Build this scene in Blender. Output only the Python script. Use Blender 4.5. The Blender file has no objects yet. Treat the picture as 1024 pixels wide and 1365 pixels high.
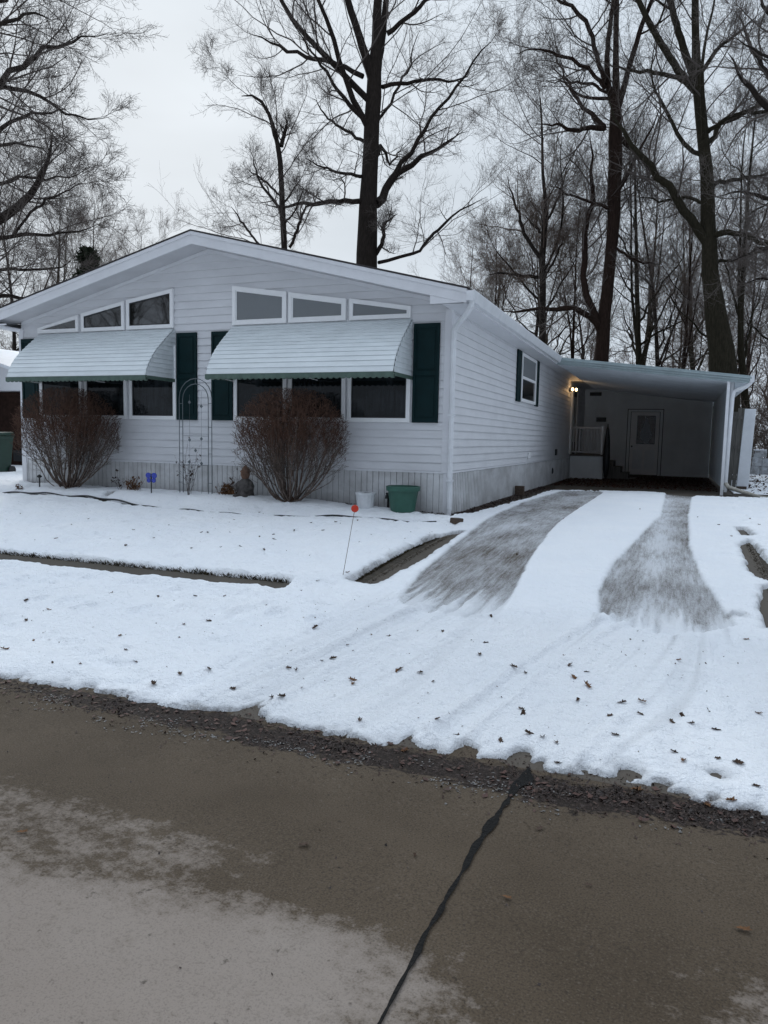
import bpy, math, random
import numpy as np
from mathutils import Vector, Matrix
PI=math.pi
S=bpy.context.scene; COL=S.collection
# ------------------------------------------------------------------ camera
F=985.995; YAW,PIT,ROL=0.37262,0.099466,0.020167
C=np.array([3.28697,-11.05959,1.19674])
fw=np.array([-math.sin(YAW)*math.cos(PIT),math.cos(YAW)*math.cos(PIT),-math.sin(PIT)])
_r=np.array([math.cos(YAW),math.sin(YAW),0.]);_u=np.cross(_r,fw)
RR=math.cos(ROL)*_r+math.sin(ROL)*_u; UU=-math.sin(ROL)*_r+math.cos(ROL)*_u
cd=bpy.data.cameras.new('camera'); cam=bpy.data.objects.new('camera',cd); COL.objects.link(cam)
cd.sensor_fit='VERTICAL'; cd.sensor_height=36; cd.lens=F/1365*36; cd.clip_start=.05; cd.clip_end=2000
M=Matrix(((RR[0],UU[0],-fw[0],C[0]),(RR[1],UU[1],-fw[1],C[1]),(RR[2],UU[2],-fw[2],C[2]),(0,0,0,1)))
cam.matrix_world=M; S.camera=cam
S.view_settings.view_transform='Standard'; S.view_settings.look='None'; S.view_settings.exposure=.56; S.view_settings.gamma=1
S.render.resolution_x=768; S.render.resolution_y=1024
# ------------------------------------------------------------------ world: overcast, brighter behind the house where the veiled sun stands
SUN_AZ=math.radians(38); SUN_EL=math.radians(24)      # azimuth west of +Y
sdir=np.array([-math.sin(SUN_AZ)*math.cos(SUN_EL),math.cos(SUN_AZ)*math.cos(SUN_EL),math.sin(SUN_EL)])
w=bpy.data.worlds.new('World'); S.world=w; w.use_nodes=True
nt=w.node_tree; nt.nodes.clear(); N=nt.nodes.new; LK=nt.links.new
out=N('ShaderNodeOutputWorld'); bg=N('ShaderNodeBackground'); sky=N('ShaderNodeTexSky')
sky.sky_type='NISHITA'; sky.sun_disc=False; sky.sun_elevation=SUN_EL; sky.sun_rotation=-SUN_AZ; sky.dust_density=3
tc=N('ShaderNodeTexCoord'); 
dot=N('ShaderNodeVectorMath'); dot.operation='DOT_PRODUCT'; dot.inputs[1].default_value=tuple(sdir); LK(tc.outputs['Generated'],dot.inputs[0])
mr=N('ShaderNodeMapRange'); mr.inputs[1].default_value=-1; mr.inputs[2].default_value=1; LK(dot.outputs['Value'],mr.inputs[0])
cr=N('ShaderNodeValToRGB'); LK(mr.outputs[0],cr.inputs[0]); e=cr.color_ramp.elements
e[0].position=0; e[0].color=(.22,.25,.30,1); e[1].position=1; e[1].color=(.55,.60,.65,1)
for p,c in ((.35,(.25,.285,.34,1)),(.62,(.35,.40,.46,1)),(.84,(.45,.505,.57,1)),(.94,(.50,.56,.625,1))):
    a=e.new(p); a.color=c
nz=N('ShaderNodeTexNoise'); nz.inputs['Scale'].default_value=2.2; nz.inputs['Detail'].default_value=4
mp=N('ShaderNodeMapping'); mp.inputs['Scale'].default_value=(1,1,3); LK(tc.outputs['Generated'],mp.inputs[0]); LK(mp.outputs[0],nz.inputs[0])
mr2=N('ShaderNodeMapRange'); mr2.inputs[1].default_value=.3; mr2.inputs[2].default_value=.7; mr2.inputs[3].default_value=8.0; mr2.inputs[4].default_value=9.8; LK(nz.outputs[0],mr2.inputs[0])
vm=N('ShaderNodeVectorMath'); vm.operation='SCALE'; LK(cr.outputs[0],vm.inputs[0]); LK(mr2.outputs[0],vm.inputs['Scale'])
sz=N('ShaderNodeSeparateXYZ'); LK(tc.outputs['Generated'],sz.inputs[0])
mz=N('ShaderNodeMapRange'); mz.interpolation_type='SMOOTHSTEP'; mz.inputs[1].default_value=.42; mz.inputs[2].default_value=.85; mz.inputs[3].default_value=1; mz.inputs[4].default_value=2.35; LK(sz.outputs[2],mz.inputs[0])
vz=N('ShaderNodeVectorMath'); vz.operation='SCALE'; LK(vm.outputs[0],vz.inputs[0]); LK(mz.outputs[0],vz.inputs['Scale'])
mx=N('ShaderNodeMixRGB'); mx.inputs[0].default_value=.99; LK(sky.outputs[0],mx.inputs[1]); LK(vz.outputs[0],mx.inputs[2])
LK(mx.outputs[0],bg.inputs[0]); bg.inputs[1].default_value=.1; LK(bg.outputs[0],out.inputs[0])
sl=bpy.data.lights.new('sun','SUN'); sl.energy=1.15; sl.angle=math.radians(14); sl.color=(1,.96,.9)
so=bpy.data.objects.new('sun',sl); COL.objects.link(so); so.rotation_euler=Vector(sdir).to_track_quat('Z','Y').to_euler()

# ------------------------------------------------------------------ helpers
def ray(px,py): return fw+RR*(px-512)/F-UU*(py-682.5)/F
def at(px,py,D): return C+ray(px,py)*D
def plane(px,py,ax,val):
    d=ray(px,py); return C+d*(val-C[ax])/d[ax]
rs=np.random.RandomState(7)
_lat=np.random.RandomState(3).rand(256,256)
def vnoise(x,y):
    xi=np.floor(x).astype(int); yi=np.floor(y).astype(int); fx=x-xi; fy=y-yi
    fx=fx*fx*(3-2*fx); fy=fy*fy*(3-2*fy)
    g=lambda a,b:_lat[a&255,b&255]
    return (g(xi,yi)*(1-fx)+g(xi+1,yi)*fx)*(1-fy)+(g(xi,yi+1)*(1-fx)+g(xi+1,yi+1)*fx)*fy
def fbm(x,y,o=4):
    s=0;a=.5;t=0
    for i in range(o):
        s=s+a*vnoise(x*2**i+17.3*i,y*2**i+9.1*i); t+=a; a*=.5
    return s/t-.5
def sstep(a,b,x):
    t=np.clip((x-a)/(b-a),0,1); return t*t*(3-2*t)
def G(x,y):
    x=np.asarray(x,float); y=np.asarray(y,float)
    z=np.interp(y,[-60,-14,-10,-7.9,-7.6,-7.2,-.3,.5],[-.42,-.40,-.40,-.425,-.43,-.42,-.02,0.])
    left=sstep(.42,.2,x)
    z=z+left*sstep(-4.75,-4.6,y)*.035*sstep(1,-.5,y)
    m=np.interp(x,[-40,-9,-2.5,-1.2,0],[.1,.15,.12,.05,0])
    z=z+m*sstep(-1.15,-.7,y)*sstep(20,6,y)
    return z
def g1(x,y): return float(G(x,y))
def tag(o,label=None,cat=None,group=None,kind=None):
    if label:o['label']=label
    if cat:o['category']=cat
    if group:o['group']=group
    if kind:o['kind']=kind
    return o
def thing(name,label,cat,loc=(0,0,0),group=None,rz=0):
    o=bpy.data.objects.new(name,None); COL.objects.link(o); o.location=loc; o.rotation_euler=(0,0,rz); o.empty_display_size=.2
    return tag(o,label,cat,group)
def meshnp(name,V,Fq,mat,parent=None,smooth=False,attrs=None):
    """V (n,3), Fq (m,k) index array of equal-size faces"""
    me=bpy.data.meshes.new(name); V=np.asarray(V,np.float32); Fq=np.asarray(Fq,np.int32); m,k=Fq.shape
    me.vertices.add(len(V)); me.vertices.foreach_set('co',V.ravel())
    me.loops.add(m*k); me.loops.foreach_set('vertex_index',Fq.ravel())
    me.polygons.add(m); me.polygons.foreach_set('loop_start',np.arange(0,m*k,k,dtype=np.int32)); me.polygons.foreach_set('loop_total',np.full(m,k,np.int32))
    if smooth: me.polygons.foreach_set('use_smooth',np.ones(m,bool))
    me.update(calc_edges=True)
    for an,av in (attrs or {}).items():
        a=me.attributes.new(an,'FLOAT','POINT'); a.data.foreach_set('value',np.asarray(av,np.float32).ravel())
    if mat: me.materials.append(mat)
    o=bpy.data.objects.new(name,me); COL.objects.link(o)
    if parent: o.parent=parent; 
    return o
class MB:
    def __init__(s): s.v=[]; s.f=[]
    def add(s,v,f):
        b=len(s.v); s.v+= [tuple(map(float,p)) for p in v]; s.f+=[tuple(i+b for i in q) for q in f]; return s
    def box(s,x0,x1,y0,y1,z0,z1,T=None):
        v=[(x,y,z) for z in (z0,z1) for y in (y0,y1) for x in (x0,x1)]
        if T: v=[T(Vector(p)) for p in v]
        return s.add(v,[(0,2,3,1),(4,5,7,6),(0,1,5,4),(2,6,7,3),(0,4,6,2),(1,3,7,5)])
    def prism(s,pts,ax,a,b,T=None):
        """extrude polygon pts (2D in the remaining axes in order) along axis ax from a to b"""
        n=len(pts)
        def mk(p,t): 
            q=list(p); q.insert(ax,t); return tuple(q)
        v=[mk(p,a) for p in pts]+[mk(p,b) for p in pts]
        if T: v=[T(Vector(p)) for p in v]
        return s.add(v,[tuple(range(n))[::-1],tuple(range(n,2*n))]+[(i,(i+1)%n,n+(i+1)%n,n+i) for i in range(n)])
    def tube(s,P,R,n=8,cap=True):
        P=[Vector(p) for p in P]; 
        if not hasattr(R,'__len__'): R=[R]*len(P)
        v=[];f=[]; ref=Vector((.3,.2,1)).normalized()
        if abs((P[-1]-P[0]).normalized().dot(ref))>.9: ref=Vector((1,.2,0)).normalized()
        for i,p in enumerate(P):
            t=(P[min(i+1,len(P)-1)]-P[max(i-1,0)]).normalized(); a=t.cross(ref).normalized(); b=t.cross(a)
            for k in range(n):
                an=2*PI*k/n; v.append(p+(a*math.cos(an)+b*math.sin(an))*R[i])
        for i in range(len(P)-1):
            for k in range(n): f.append((i*n+k,i*n+(k+1)%n,(i+1)*n+(k+1)%n,(i+1)*n+k))
        if cap: f.append(tuple(range(n))[::-1]); f.append(tuple(range((len(P)-1)*n,len(P)*n)))
        return s.add(v,f)
    def lathe(s,prof,c=(0,0,0),n=20,sx=1,sy=1):
        v=[];f=[]
        for r,z in prof:
            for k in range(n): v.append((c[0]+r*math.cos(2*PI*k/n)*sx,c[1]+r*math.sin(2*PI*k/n)*sy,c[2]+z))
        for i in range(len(prof)-1):
            for k in range(n): f.append((i*n+k,i*n+(k+1)%n,(i+1)*n+(k+1)%n,(i+1)*n+k))
        f.append(tuple(range(n))[::-1]); f.append(tuple(range((len(prof)-1)*n,len(prof)*n)))
        return s.add(v,f)
    def build(s,name,mat,parent=None,smooth=False,bevel=0):
        me=bpy.data.meshes.new(name); me.from_pydata(s.v,[],s.f); me.update()
        me.materials.append(mat)
        if smooth:
            for p in me.polygons: p.use_smooth=True
        o=bpy.data.objects.new(name,me); COL.objects.link(o)
        if parent: o.parent=parent; 
        if bevel:
            b=o.modifiers.new('bevel','BEVEL'); b.width=bevel; b.segments=2; b.limit_method='ANGLE'
        if smooth: me.set_sharp_from_angle(angle=math.radians(40))
        return o
# ------------------------------------------------------------------ materials
def mat(name,col,rough=.6,spec=.4,noise=None,bump=None,metal=0,emit=None,coat=0):
    """noise=(scale,amount[,colour2]); bump=(scale,strength)"""
    m=bpy.data.materials.new(name); m.use_nodes=True; t=m.node_tree; b=t.nodes['Principled BSDF']
    b.inputs['Base Color'].default_value=(*col,1); b.inputs['Roughness'].default_value=rough; b.inputs['Specular IOR Level'].default_value=spec; b.inputs['Metallic'].default_value=metal
    if coat: b.inputs['Coat Weight'].default_value=coat
    tcn=t.nodes.new('ShaderNodeTexCoord')
    if noise:
        n=t.nodes.new('ShaderNodeTexNoise'); n.inputs['Scale'].default_value=noise[0]; n.inputs['Detail'].default_value=6; n.inputs['Roughness'].default_value=.65
        mpn=t.nodes.new('ShaderNodeMapping'); mpn.inputs['Scale'].default_value=noise[3] if len(noise)>3 else (1,1,1)
        t.links.new(tcn.outputs['Object'],mpn.inputs[0]); t.links.new(mpn.outputs[0],n.inputs[0])
        r=t.nodes.new('ShaderNodeValToRGB'); c2=noise[2] if len(noise)>2 and noise[2] else tuple(c*(1-noise[1]) for c in col)
        r.color_ramp.elements[0].position=.35; r.color_ramp.elements[0].color=(*c2,1); r.color_ramp.elements[1].position=.65; r.color_ramp.elements[1].color=(*col,1)
        t.links.new(n.outputs[0],r.inputs[0]); t.links.new(r.outputs[0],b.inputs['Base Color'])
    if bump:
        n=t.nodes.new('ShaderNodeTexNoise'); n.inputs['Scale'].default_value=bump[0]; n.inputs['Detail'].default_value=5
        t.links.new(tcn.outputs['Object'],n.inputs[0]); bp=t.nodes.new('ShaderNodeBump'); bp.inputs['Strength'].default_value=bump[1]; bp.inputs['Distance'].default_value=.02
        t.links.new(n.outputs[0],bp.inputs['Height']); t.links.new(bp.outputs[0],b.inputs['Normal'])
    if emit: b.inputs['Emission Color'].default_value=(*emit[0],1); b.inputs['Emission Strength'].default_value=emit[1]
    return m
SID=mat('vinyl_siding',(.70,.71,.735),.55,.35,noise=(1.4,.10,None,(1,1,2.5)),bump=(40,.05))
SKT=mat('vinyl_skirting',(.66,.67,.68),.55,.35,noise=(2.0,.16,(.45,.45,.45),(1,1,1.3)))
TRM=mat('white_trim',(.72,.73,.76),.45,.4,noise=(3,.08))
FRM=mat('window_vinyl',(.86,.87,.88),.4,.4,noise=(6,.05))
SOF=mat('soffit_vinyl',(.62,.62,.64),.6,.3,noise=(3,.1))
SHT=mat('green_shutter',(.004,.021,.023),.6,.15,noise=(5,.25))
AWN=mat('awning_aluminium',(.72,.77,.79),.45,.4,noise=(2.2,.12,None,(1,3,3)))
AWG=mat('awning_green_edge',(.09,.14,.115),.5,.4,noise=(8,.3))
SHI=mat('roof_shingle',(.06,.055,.055),.9,.2,noise=(20,.4))
GUT=mat('gutter_white',(.74,.76,.79),.35,.5,noise=(4,.12))
GLS=mat('dark_glass',(.006,.008,.009),.03,.5,noise=(.8,.5)); GLS.node_tree.nodes['Principled BSDF'].inputs['IOR'].default_value=2.3
BLD=mat('grey_blind',(.20,.215,.225),.25,.35,noise=(1.0,.06))
CUR=mat('curtain',(.06,.065,.07),.8,.2,noise=(3,.5,None,(8,1,.5)))
CPW=mat('carport_panel_wall',(.76,.79,.80),.6,.3,noise=(1.5,.15,None,(1,1,.6)))
CPS=mat('carport_side_panel',(.62,.68,.72),.5,.4,noise=(1.5,.15))
CPR=mat('carport_metal',(.36,.44,.46),.4,.5,noise=(3,.25))
CPC=mat('carport_ceiling',(.62,.66,.70),.6,.3,noise=(2,.15))
BARK=mat('bark',(.036,.029,.025),.95,.1,noise=(6,.5,None,(3,3,.6)),bump=(14,.8))
BARKG=mat('bark_greenish',(.040,.035,.024),.95,.1,noise=(6,.5,None,(3,3,.6)),bump=(14,.8))
BARKR=mat('bark_reddish',(.036,.023,.018),.95,.1,noise=(5,.5,None,(3,3,.6)),bump=(14,.8))
TWG=mat('twig',(.105,.09,.082),.9,.1)
TWR=mat('twig_brown',(.115,.088,.074),.9,.1)
SHS=mat('shrub_stem',(.20,.16,.135),.9,.1,noise=(30,.5,(.05,.035,.03)))
SHTW=mat('shrub_red_twig',(.135,.078,.055),.85,.1,noise=(14,.6,(.065,.036,.028)))
POTG=mat('green_plastic',(.034,.115,.085),.45,.4,noise=(5,.2))
POTW=mat('white_plastic',(.68,.70,.72),.5,.4,noise=(7,.15))
SOIL=mat('soil',(.035,.026,.02),.95,.1,noise=(20,.5),bump=(30,.8))
REDP=mat('red_reflector',(.55,.035,.012),.35,.5)
WIRE=mat('wire',(.16,.10,.07),.5,.4)
TRE=mat('trellis_metal',(.10,.12,.13),.5,.4)
DRK=mat('dark_metal',(.02,.022,.024),.5,.4)
BRK=mat('brown_wall',(.04,.02,.014),.9,.2,noise=(9,.5))
BLU=mat('blue_glass',(.025,.05,.38),.25,.6)
DRY=mat('dry_plant',(.16,.085,.045),.9,.1,noise=(15,.4))
DRK2=mat('dark_plant',(.05,.035,.03),.9,.1)
STO=mat('weathered_stone',(.13,.12,.115),.9,.2,noise=(15,.5),bump=(25,.6))
SKN=mat('faded_terracotta',(.20,.12,.085),.9,.2,noise=(15,.3))
LEAF=[mat('leaf_dark',(.055,.030,.018),.8,.2,noise=(30,.4)),mat('leaf_tan',(.17,.085,.04),.8,.2,noise=(30,.4)),mat('leaf_grey',(.09,.06,.045),.8,.2,noise=(30,.4))]
BRCK=mat('grey_brown_block',(.10,.075,.06),.9,.2,noise=(20,.4))
BIN=mat('bin_green',(.008,.035,.024),.4,.4,noise=(4,.2))
SNS=mat('settled_snow',(.82,.85,.90),.6,.3,noise=(3,.05),bump=(12,.5))
WOOD=mat('grey_wood',(.17,.16,.145),.85,.2,noise=(5,.4,None,(6,6,.5)))
EVG=mat('evergreen',(.028,.034,.022),.9,.1,noise=(10,.4))

def nodes(m):
    m.use_nodes=True; t=m.node_tree; return t,t.nodes,t.links.new,t.nodes['Principled BSDF']
def nnode(t,kind,**kw):
    n=t.nodes.new(kind)
    for k,v in kw.items():
        if k in ('operation','blend_type','attribute_name','data_type','feature'): setattr(n,k,v)
        else: n.inputs[k.replace('_',' ')].default_value=v
    return n
def noise_n(t,vec,scale,det=5,rough=.6,sc=(1,1,1)):
    mp=t.nodes.new('ShaderNodeMapping'); mp.inputs['Scale'].default_value=sc; t.links.new(vec,mp.inputs[0])
    n=t.nodes.new('ShaderNodeTexNoise'); n.inputs['Scale'].default_value=scale; n.inputs['Detail'].default_value=det; n.inputs['Roughness'].default_value=rough
    t.links.new(mp.outputs[0],n.inputs[0]); return n.outputs[0]
def ramp(t,fac,stops):
    r=t.nodes.new('ShaderNodeValToRGB'); t.links.new(fac,r.inputs[0]); e=r.color_ramp.elements
    e[0].position,e[1].position=stops[0][0],stops[-1][0]
    def c(v): return (v,v,v,1) if not hasattr(v,'__len__') else (*v,1)
    e[0].color=c(stops[0][1]); e[1].color=c(stops[-1][1])
    for p,v in stops[1:-1]: a=e.new(p); a.color=c(v)
    return r.outputs[0]
def math_n(t,op,a,b,c=None):
    n=t.nodes.new('ShaderNodeMath'); n.operation=op
    for i,x in enumerate((a,b,c)):
        if x is None: continue
        if isinstance(x,(int,float)): n.inputs[i].default_value=x
        else: t.links.new(x,n.inputs[i])
    return n.outputs[0]
def mixc(t,fac,a,b,mode='MIX'):
    n=t.nodes.new('ShaderNodeMixRGB'); n.blend_type=mode
    for i,x in zip((0,1,2),(fac,a,b)):
        if hasattr(x,'is_linked') or not isinstance(x,(int,float,tuple)): t.links.new(x,n.inputs[i])
        elif isinstance(x,tuple): n.inputs[i].default_value=(*x,1)
        else: n.inputs[i].default_value=x
    return n.outputs[0]
def bumpn(t,b,h,strength,dist):
    bp=t.nodes.new('ShaderNodeBump'); bp.inputs['Strength'].default_value=strength; bp.inputs['Distance'].default_value=dist
    t.links.new(h,bp.inputs['Height']); t.links.new(bp.outputs[0],b.inputs['Normal'])
def attr(t,name):
    a=t.nodes.new('ShaderNodeAttribute'); a.attribute_name=name; return a.outputs['Fac']
# concrete of the drive and walk
def concrete(name,c1,c2,rough=.75):
    m=bpy.data.materials.new(name); t,n,L,b=nodes(m); P=t.nodes.new('ShaderNodeTexCoord').outputs['Object']
    a=noise_n(t,P,2.2); s=noise_n(t,P,90,3); col=mixc(t,ramp(t,a,[(.3,0),(.7,1)]),c1,c2); col=mixc(t,ramp(t,s,[(.35,.35),(.7,0)]),col,tuple(x*.5 for x in c1))
    L(col,b.inputs['Base Color']); b.inputs['Roughness'].default_value=rough; bumpn(t,b,s,.4,.004); return m
DRV=concrete('driveway_concrete',(.06,.048,.035),(.09,.072,.055))
WLK=concrete('sidewalk_concrete',(.045,.037,.026),(.07,.057,.042))
# snow (cover<1: scraped, streaky frost on the drive)
SNOW=bpy.data.materials.new('snow'); t,n,L,b=nodes(SNOW); P=t.nodes.new('ShaderNodeTexCoord').outputs['Object']
big=noise_n(t,P,1.2,4); med=noise_n(t,P,9,5); fine=noise_n(t,P,60,4)
base=mixc(t,ramp(t,big,[(.3,0),(.7,1)]),(.86,.89,.93),(.91,.93,.955))
base=mixc(t,math_n(t,'MULTIPLY',ramp(t,noise_n(t,P,23,4,.7),[(.66,0),(.78,1)]),.55),base,(.40,.38,.37))
cov=attr(t,'cover'); strk=attr(t,'streak')
# streaks run along the wheel paths: coordinate u = attribute 'across'
ac=attr(t,'across'); sep=t.nodes.new('ShaderNodeSeparateXYZ'); L(P,sep.inputs[0]); cmb=t.nodes.new('ShaderNodeCombineXYZ'); L(ac,cmb.inputs[0]); L(math_n(t,'MULTIPLY',sep.outputs[1],.09),cmb.inputs[1])
st1=noise_n(t,cmb.outputs[0],24,6,.85); st2=noise_n(t,P,2.6,5,.6,(1,.35,1)); st3=noise_n(t,P,60,4,.75,(1.5,.8,1))
pat=math_n(t,'ADD',math_n(t,'ADD',math_n(t,'MULTIPLY',st1,.46),math_n(t,'MULTIPLY',st2,.30)),math_n(t,'MULTIPLY',st3,.24))
# threshold falls as cover rises
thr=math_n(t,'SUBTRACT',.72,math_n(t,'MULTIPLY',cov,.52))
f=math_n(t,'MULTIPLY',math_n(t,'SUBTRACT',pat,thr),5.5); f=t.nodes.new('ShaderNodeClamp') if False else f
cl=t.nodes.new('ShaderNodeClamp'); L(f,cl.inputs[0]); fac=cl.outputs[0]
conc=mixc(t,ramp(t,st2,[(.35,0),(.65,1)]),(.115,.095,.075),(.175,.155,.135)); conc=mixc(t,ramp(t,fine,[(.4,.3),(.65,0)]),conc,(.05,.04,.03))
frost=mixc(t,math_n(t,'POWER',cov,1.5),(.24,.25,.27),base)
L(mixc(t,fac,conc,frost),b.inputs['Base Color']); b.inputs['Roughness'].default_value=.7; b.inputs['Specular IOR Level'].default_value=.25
hh=math_n(t,'ADD',math_n(t,'MULTIPLY',med,.9),math_n(t,'MULTIPLY',fine,.30)); hh=math_n(t,'ADD',hh,math_n(t,'MULTIPLY',math_n(t,'MULTIPLY',st1,strk),.28)); bumpn(t,b,hh,1,.06)
# bare soil / dead turf under the snow
EARTH=bpy.data.materials.new('earth'); t,n,L,b=nodes(EARTH); P=t.nodes.new('ShaderNodeTexCoord').outputs['Object']
a=noise_n(t,P,12,6,.7); c=ramp(t,a,[(.3,(.018,.014,.009)),(.5,(.038,.030,.02)),(.7,(.065,.052,.036))]); L(c,b.inputs['Base Color']); b.inputs['Roughness'].default_value=.95; bumpn(t,b,a,1,.03)
# street concrete: damp brown, dry paler panel beyond the 'dry' line
STR=bpy.data.materials.new('street_concrete'); t,n,L,b=nodes(STR); P=t.nodes.new('ShaderNodeTexCoord').outputs['Object']
dry=attr(t,'dry'); n1=noise_n(t,P,7,6,.7,(1,1.4,1)); n2=noise_n(t,P,1.1,4); n3=noise_n(t,P,130,3,.6); n4=noise_n(t,P,33,4,.7); n5=noise_n(t,P,420,2,.6)
df=math_n(t,'ADD',dry,math_n(t,'ADD',math_n(t,'MULTIPLY',math_n(t,'SUBTRACT',n1,.5),1.5),math_n(t,'MULTIPLY',math_n(t,'SUBTRACT',n4,.5),1.0))); dfr=ramp(t,df,[(.26,0),(.44,.42),(.62,.75),(.90,1)])
wet=mixc(t,ramp(t,n2,[(.35,0),(.65,1)]),(.064,.047,.031),(.094,.071,.049)); dc=mixc(t,ramp(t,n2,[(.3,0),(.7,1)]),(.225,.188,.160),(.275,.238,.208))
dc=mixc(t,ramp(t,n4,[(.60,0),(.72,.4)]),dc,(.12,.10,.085))
col=mixc(t,dfr,wet,dc)
col=mixc(t,math_n(t,'MULTIPLY',ramp(t,n3,[(.36,.55),(.5,0)]),math_n(t,'SUBTRACT',1.0,math_n(t,'MULTIPLY',dfr,.6))),col,(.022,.018,.014)); col=mixc(t,ramp(t,n3,[(.58,0),(.72,.40)]),col,(.16,.145,.13)); 
col=mixc(t,ramp(t,noise_n(t,P,18,4,.7),[(.64,0),(.72,.6)]),col,(.02,.016,.012))
gutr=attr(t,'gutter'); g6=noise_n(t,P,14,6,.75,(1,1.6,1)); gf=ramp(t,math_n(t,'ADD',gutr,math_n(t,'MULTIPLY',math_n(t,'SUBTRACT',g6,.5),1.6)),[(.45,0),(.6,1)])
gcol=ramp(t,noise_n(t,P,55,5,.8),[(.3,(.008,.006,.005)),(.5,(.022,.016,.013)),(.62,(.048,.036,.032)),(.75,(.14,.13,.13))])
col=mixc(t,gf,col,gcol)
L(col,b.inputs['Base Color']); L(math_n(t,'ADD',.7,math_n(t,'MULTIPLY',dfr,.2)),b.inputs['Roughness']); b.inputs['Specular IOR Level'].default_value=.12
bumpn(t,b,math_n(t,'ADD',n3,math_n(t,'MULTIPLY',n5,.5)),.5,.004)
TAR=mat('tar',(.008,.008,.008),.8,.15,noise=(30,.4),bump=(60,.6))

# ------------------------------------------------------------------ terrain sheets
def graded(knots):
    out=[knots[0][0]]
    for (a,_),(b_,st) in zip(knots[:-1],knots[1:]):
        n=max(1,int(round((b_-a)/st))); out+=list(a+(b_-a)*(np.arange(1,n+1)/n))
    return np.array(out)
def grid(name,xs,ys,zf,mat_,attrs=None,smooth=True):
    X,Y=np.meshgrid(xs,ys); Z,A=zf(X,Y); ny,nx=X.shape
    i=np.arange(ny-1)[:,None]*nx+np.arange(nx-1)[None,:]; i=i.ravel()
    return meshnp(name,np.stack([X,Y,Z],-1).reshape(-1,3),np.stack([i,i+1,i+nx+1,i+nx],-1),mat_,smooth=smooth,attrs={k:v.ravel() for k,v in (A or {}).items()})
def pdist(X,Y,P,closed=False):
    """distance to polyline"""
    P=np.array(P,float); D=np.full(X.shape,1e9); n=len(P)
    for i in range(n if closed else n-1):
        a=P[i];b_=P[(i+1)%n]; ab=b_-a; t=np.clip(((X-a[0])*ab[0]+(Y-a[1])*ab[1])/(ab@ab),0,1)
        D=np.minimum(D,np.hypot(X-a[0]-t*ab[0],Y-a[1]-t*ab[1]))
    return D
def psd(X,Y,P):
    """signed distance, positive inside"""
    P=np.array(P,float); ins=np.zeros(X.shape,bool); n=len(P)
    for i in range(n):
        a=P[i];b_=P[(i+1)%n]
        c=((a[1]>Y)!=(b_[1]>Y)); 
        if a[1]!=b_[1]: ins^= c&(X<(b_[0]-a[0])*(Y-a[1])/(b_[1]-a[1])+a[0])
    d=pdist(X,Y,P,True); return np.where(ins,d,-d)
# --- street
def street_z(X,Y):
    dry=sstep(-8.85,-9.25,Y+.10*np.sin(X*2.1)+fbm(X*1.5,Y*1.5)*.25)*sstep(3.1,2.3,X-((Y+9.2)*.2)) 
    dry=np.maximum(dry,.52*sstep(3.2,3.9,X+fbm(X*2,Y*2)*1.2)*sstep(-8.5,-8.8,Y))
    dry=np.maximum(dry,.42*sstep(-8.55,-8.75,Y)*sstep(2.1,1.6,X))
    dry=np.where(X<-2.0,dry*.8,dry)
    gut=sstep(.28,.0,np.abs(Y+7.66+fbm(X*3,X*0+2)*.14)-.02)*(.50+.34*sstep(-1,1.3,X))
    return G(X,Y)+.004+fbm(X*.6,Y*.6)*.006,{'dry':dry,'gutter':gut}
sx=graded([(-150,0),(-14,4),(-4,.2),(6,.03),(16,.2),(150,4)]); sy=graded([(-60,0),(-14,2),(-10.5,.1),(-7.3,.025)])
tag(grid('street',sx,sy,street_z,STR),kind='structure')
# joint in the concrete street
jp=[(2.70,-7.55),(2.66,-7.93),(2.635,-8.42),(2.62,-8.83),(2.62,-9.28),(2.63,-10.4),(2.64,-14),(2.66,-30)]
jx=np.array(jp)
ys=np.concatenate([np.arange(-7.5,-11,-.02),np.arange(-11,-30,-.5)]); xs=np.interp(-ys,-jx[:,1],jx[:,0])+.010*np.array([fbm(np.array(y*3.),np.array(1.)) for y in ys])
wd=.004+.007*np.abs(np.array([fbm(np.array(y*9.),np.array(5.),3) for y in ys]))*4; wd+=.014*np.exp(-((ys+8.13)/.09)**2)+.006*np.exp(-((ys+8.3)/.05)**2)+.03*np.exp(-((ys+7.65)/.10)**2)
V=[];Fq=[]
for i,(x,y,w_) in enumerate(zip(xs,ys,wd)):
    off=.35*w_*math.sin(y*17+2*math.sin(y*5))
    for s_ in (-1,1): V.append((x+off+s_*w_,y,g1(x,y)+.011))
    if i: Fq.append((2*i-2,2*i-1,2*i+1,2*i))
tag(meshnp('tar_joint',V,Fq,TAR),kind='structure')
# --- earth under everything
ex=graded([(-400,0),(-120,20),(-14,3),(-9.5,.3),(5,.08),(10,.4),(120,4),(400,20)]); ey=graded([(-7.9,0),(-4.4,.1),(-4.2,.05),(.6,.08),(10,.3),(40,2),(400,15)])
tag(grid('ground',ex,ey,lambda X,Y:(G(X,Y)-.004+fbm(X*5,Y*5)*.006,None),EARTH),kind='structure')
# opposite verge behind the camera
tag(grid('verge',graded([(-150,0),(150,5)]),graded([(-300,0),(-60,20),(-17.5,2)]),lambda X,Y:(np.where(Y>-18,-.43,-.3)+0*X,{'cover':1+0*X,'streak':0*X,'across':X}),SNOW),kind='structure')
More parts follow.
